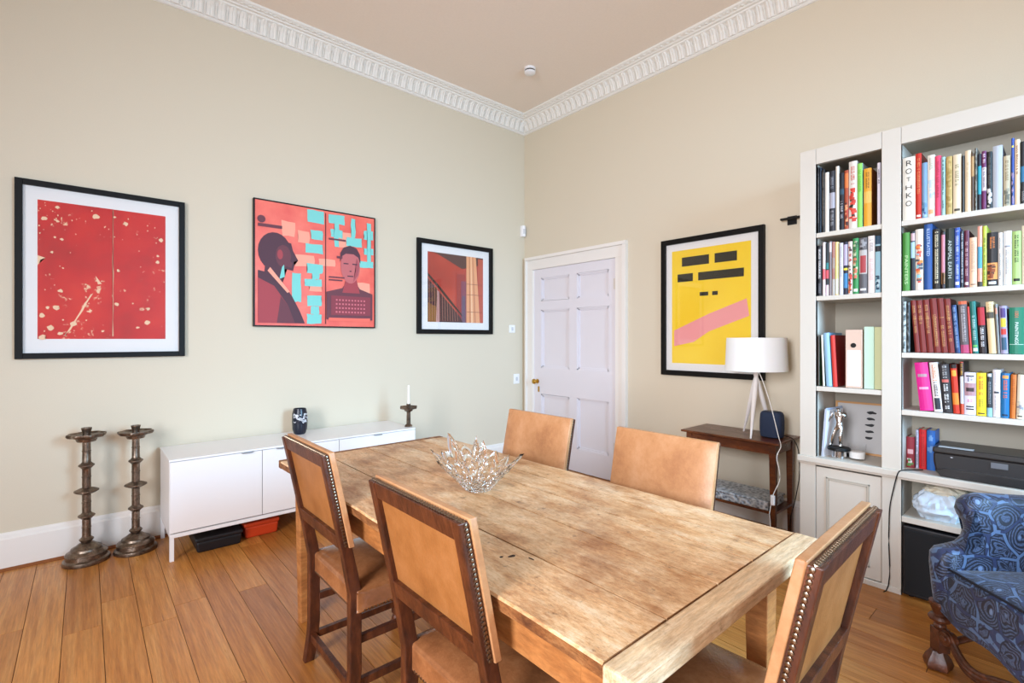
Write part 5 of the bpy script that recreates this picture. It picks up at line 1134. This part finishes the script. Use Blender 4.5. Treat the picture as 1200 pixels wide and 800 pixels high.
for a in (-0.10, 0.10):
    for b in (-0.10, 0.10): cyl(bm, (a, b, 0), (a, b, 0.014), 0.012)
obj('foot', bm, M_black, t)

# ------------------------------------------------------------------ paisley armchair
def armchair():
    th_ = math.radians(45.0)                       # direction of the far end
    t = thing('armchair', 'blue paisley upholstered armchair with carved walnut legs at the right edge', 'armchair', (-1.085, -3.735, 0))
    # local axes: +X runs from the far arm towards the near arm, +Y from the front to the back
    ex = Vector((-math.cos(th_), -math.sin(th_), 0)); ey = Vector((math.sin(th_), -math.cos(th_), 0))
    t.rotation_euler = (0, 0, math.atan2(ex.y, ex.x))
    # ex -> local X ; ey must equal local Y
    sgn = 1 if (Vector((-ex.y, ex.x, 0)) - ey).length < 0.01 else -1
    W_, D_ = 0.80, 0.62
    def Y(v): return sgn*v
    sil = [(-0.030, 0.245), (-0.042, 0.33), (-0.052, 0.43), (-0.050, 0.475), (-0.032, 0.497), (0.005, 0.506), (0.045, 0.518), (0.072, 0.545), (0.083, 0.580), (0.076, 0.612), (0.058, 0.635), (0.048, 0.662), (0.056, 0.692), (0.082, 0.715), (0.125, 0.724), (0.22, 0.722), (0.34, 0.716), (0.46, 0.725), (0.60, 0.735), (0.60, 0.245)]
    for k, (a, b) in enumerate(((0.0, 0.088), (W_-0.088, W_))):
        bm = B(); m = 8
        cen = Vector((0.28, 0.47)); sl = []
        for i in range(m+1):
            s = i/m; f = math.sqrt(max(0, 1-(2*s-1)**2)); inset = 0.030*(1-f)
            ring = []
            for p in sil:
                v = Vector(p); d = (cen-v).normalized()*inset; ring.append(bm.verts.new((a+(b-a)*s, Y(v.x+d.x), v.y+d.y*(0 if v.y < 0.26 else 1))))
            sl.append(ring)
        n = len(sil)
        for p, q in zip(sl, sl[1:]):
            for i in range(n): bm.faces.new((p[i], p[(i+1) % n], q[(i+1) % n], q[i]))
        bm.faces.new(sl[0]); bm.faces.new(sl[-1][::-1]); bmesh.ops.triangulate(bm, faces=[f for f in bm.faces if len(f.verts) > 4])
        obj('arm', bm, M_paisley, t, smooth=True)
    bm = B(); padbox(bm, 0.070, W_-0.070, -0.022, 0.52, 0.335, 0.425, 0.03, 10, 'z')
    for v in bm.verts: v.co.y = Y(v.co.y)
    ct = obj('seat_cushion', bm, M_paisley, t, smooth=True, bevel=0.02)
    bm = B(); tube(bm, [(0.078, Y(-0.021), 0.430), (0.20, Y(-0.025), 0.433), (0.40, Y(-0.026), 0.434), (0.60, Y(-0.025), 0.433), (W_-0.078, Y(-0.021), 0.430)], 0.005, 8); obj('piping', bm, mat('#10131f', 0.6), ct, smooth=True)
    bm = B(); n = 16; top, bot = [], []            # front rail with a scalloped lower edge, bulging slightly
    N = 24
    prev = None
    for i in range(N+1):
        s = i/N; u = 0.02+(W_-0.04)*s; zb_ = 0.235 - 0.035*math.sin(math.pi*s)**2 + 0.012*math.cos(6*math.pi*s)
        c_ = [bm.verts.new(p) for p in ((u, Y(-0.022), 0.345), (u, Y(-0.034), 0.30), (u, Y(-0.026), zb_), (u, Y(0.04), zb_+0.01), (u, Y(0.06), 0.345))]
        if prev:
            for q in range(5): bm.faces.new((prev[q], prev[(q+1) % 5], c_[(q+1) % 5], c_[q]))
        else: bm.faces.new(c_)
        prev = c_
    bm.faces.new(prev[::-1]); obj('front_rail', bm, M_paisley, t, smooth=True)
    bm = B(); box(bm, 0.03, W_-0.03, min(Y(0.05), Y(0.58)), max(Y(0.05), Y(0.58)), 0.24, 0.34); obj('seat_base', bm, M_paisley, t)
    bm = B(); 
    A = [(0.50, 0.25), (0.47, 0.45), (0.50, 0.80), (0.54, 0.98), (0.57, 1.03), (0.61, 1.03), (0.64, 0.99), (0.62, 0.60), (0.60, 0.25)]
    ringp = None
    for i in range(13):
        s = i/12; u = 0.06+(W_-0.12)*s; dz = -0.05*(2*s-1)**4
        r_ = [bm.verts.new((u, Y(y), z+(dz if z > 0.9 else 0))) for y, z in A]
        if ringp:
            for q in range(len(A)): bm.faces.new((ringp[q], ringp[(q+1) % len(A)], r_[(q+1) % len(A)], r_[q]))
        else: bm.faces.new(r_)
        ringp = r_
    bm.faces.new(ringp[::-1]); bmesh.ops.triangulate(bm, faces=[f for f in bm.faces if len(f.verts) > 5]); obj('backrest', bm, M_paisley, t, smooth=True)
    # turned front legs with claw feet
    def leg(u, v):
        bm = B()
        lathe(bm, [(0.016, 0.165), (0.020, 0.168), (0.022, 0.176), (0.017, 0.184), (0.024, 0.190), (0.037, 0.199), (0.040, 0.208), (0.034, 0.217), (0.022, 0.223), (0.026, 0.235), (0.036, 0.262), (0.036, 0.275)], 24, (u, Y(v)))
        box(bm, u-0.023, u+0.023, Y(v)-0.023, Y(v)+0.023, 0.070, 0.166)
        o = obj('leg', bm, M_oakleg, t, bevel=0.002)
        bm = B(); m = 20; rings = []
        for r_, z in ((0.030, 0.0), (0.040, 0.006), (0.043, 0.022), (0.036, 0.045), (0.026, 0.062), (0.021, 0.074)):
            rings.append([bm.verts.new((u+r_*(1+0.14*math.cos(5*2*math.pi*k/m))*math.cos(2*math.pi*k/m), Y(v-0.008+r_*1.1*(1+0.14*math.cos(5*2*math.pi*k/m))*math.sin(2*math.pi*k/m)), z)) for k in range(m)])
        for a, b in zip(rings, rings[1:]):
            for k in range(m): bm.faces.new((a[k], a[(k+1) % m], b[(k+1) % m], b[k]))
        bm.faces.new(rings[0]); bm.faces.new(rings[-1]); obj('claw_foot', bm, M_oakleg, o, smooth=True)
    for u in (0.030, W_-0.030): leg(u, -0.012); leg(u, D_-0.10)
    # carved scrolled stretcher between the front legs
    bm = B(); 
    for dz, r in ((0.014, 0.010), (0.0, 0.013), (-0.014, 0.010)):
        tube(bm, [(0.050, Y(-0.012), 0.150+dz), (0.085, Y(-0.016), 0.150+dz), (0.120, Y(-0.018), 0.118+dz), (0.165, Y(-0.018), 0.088+dz), (0.23, Y(-0.018), 0.090+dz), (0.30, Y(-0.018), 0.120+dz), (0.40, Y(-0.018), 0.150+dz), (0.50, Y(-0.018), 0.120+dz), (0.57, Y(-0.018), 0.090+dz), (0.635, Y(-0.018), 0.088+dz), (0.68, Y(-0.018), 0.118+dz), (0.715, Y(-0.016), 0.150+dz), (0.75, Y(-0.012), 0.150+dz)], r, 10)
    obj('front_stretcher', bm, M_oakleg, t, smooth=True)
    bm = B()
    for u in (0.078, W_-0.078): cyl(bm, (u, Y(-0.034), 0.146), (u, Y(0.004), 0.146), 0.027, n=24); cyl(bm, (u, Y(-0.040), 0.146), (u, Y(-0.030), 0.146), 0.014, n=20)
    obj('scroll', bm, M_oakleg, t, bevel=0.003)
    for u in (0.045, W_-0.045):
        bm = B(); tube(bm, [(u, Y(0.02), 0.115), (u, Y(0.16), 0.150), (u, Y(0.28), 0.120), (u, Y(0.40), 0.150), (u, Y(D_-0.12), 0.115)], 0.014, 10); obj('side_stretcher', bm, M_oakleg, t, smooth=True)
armchair()
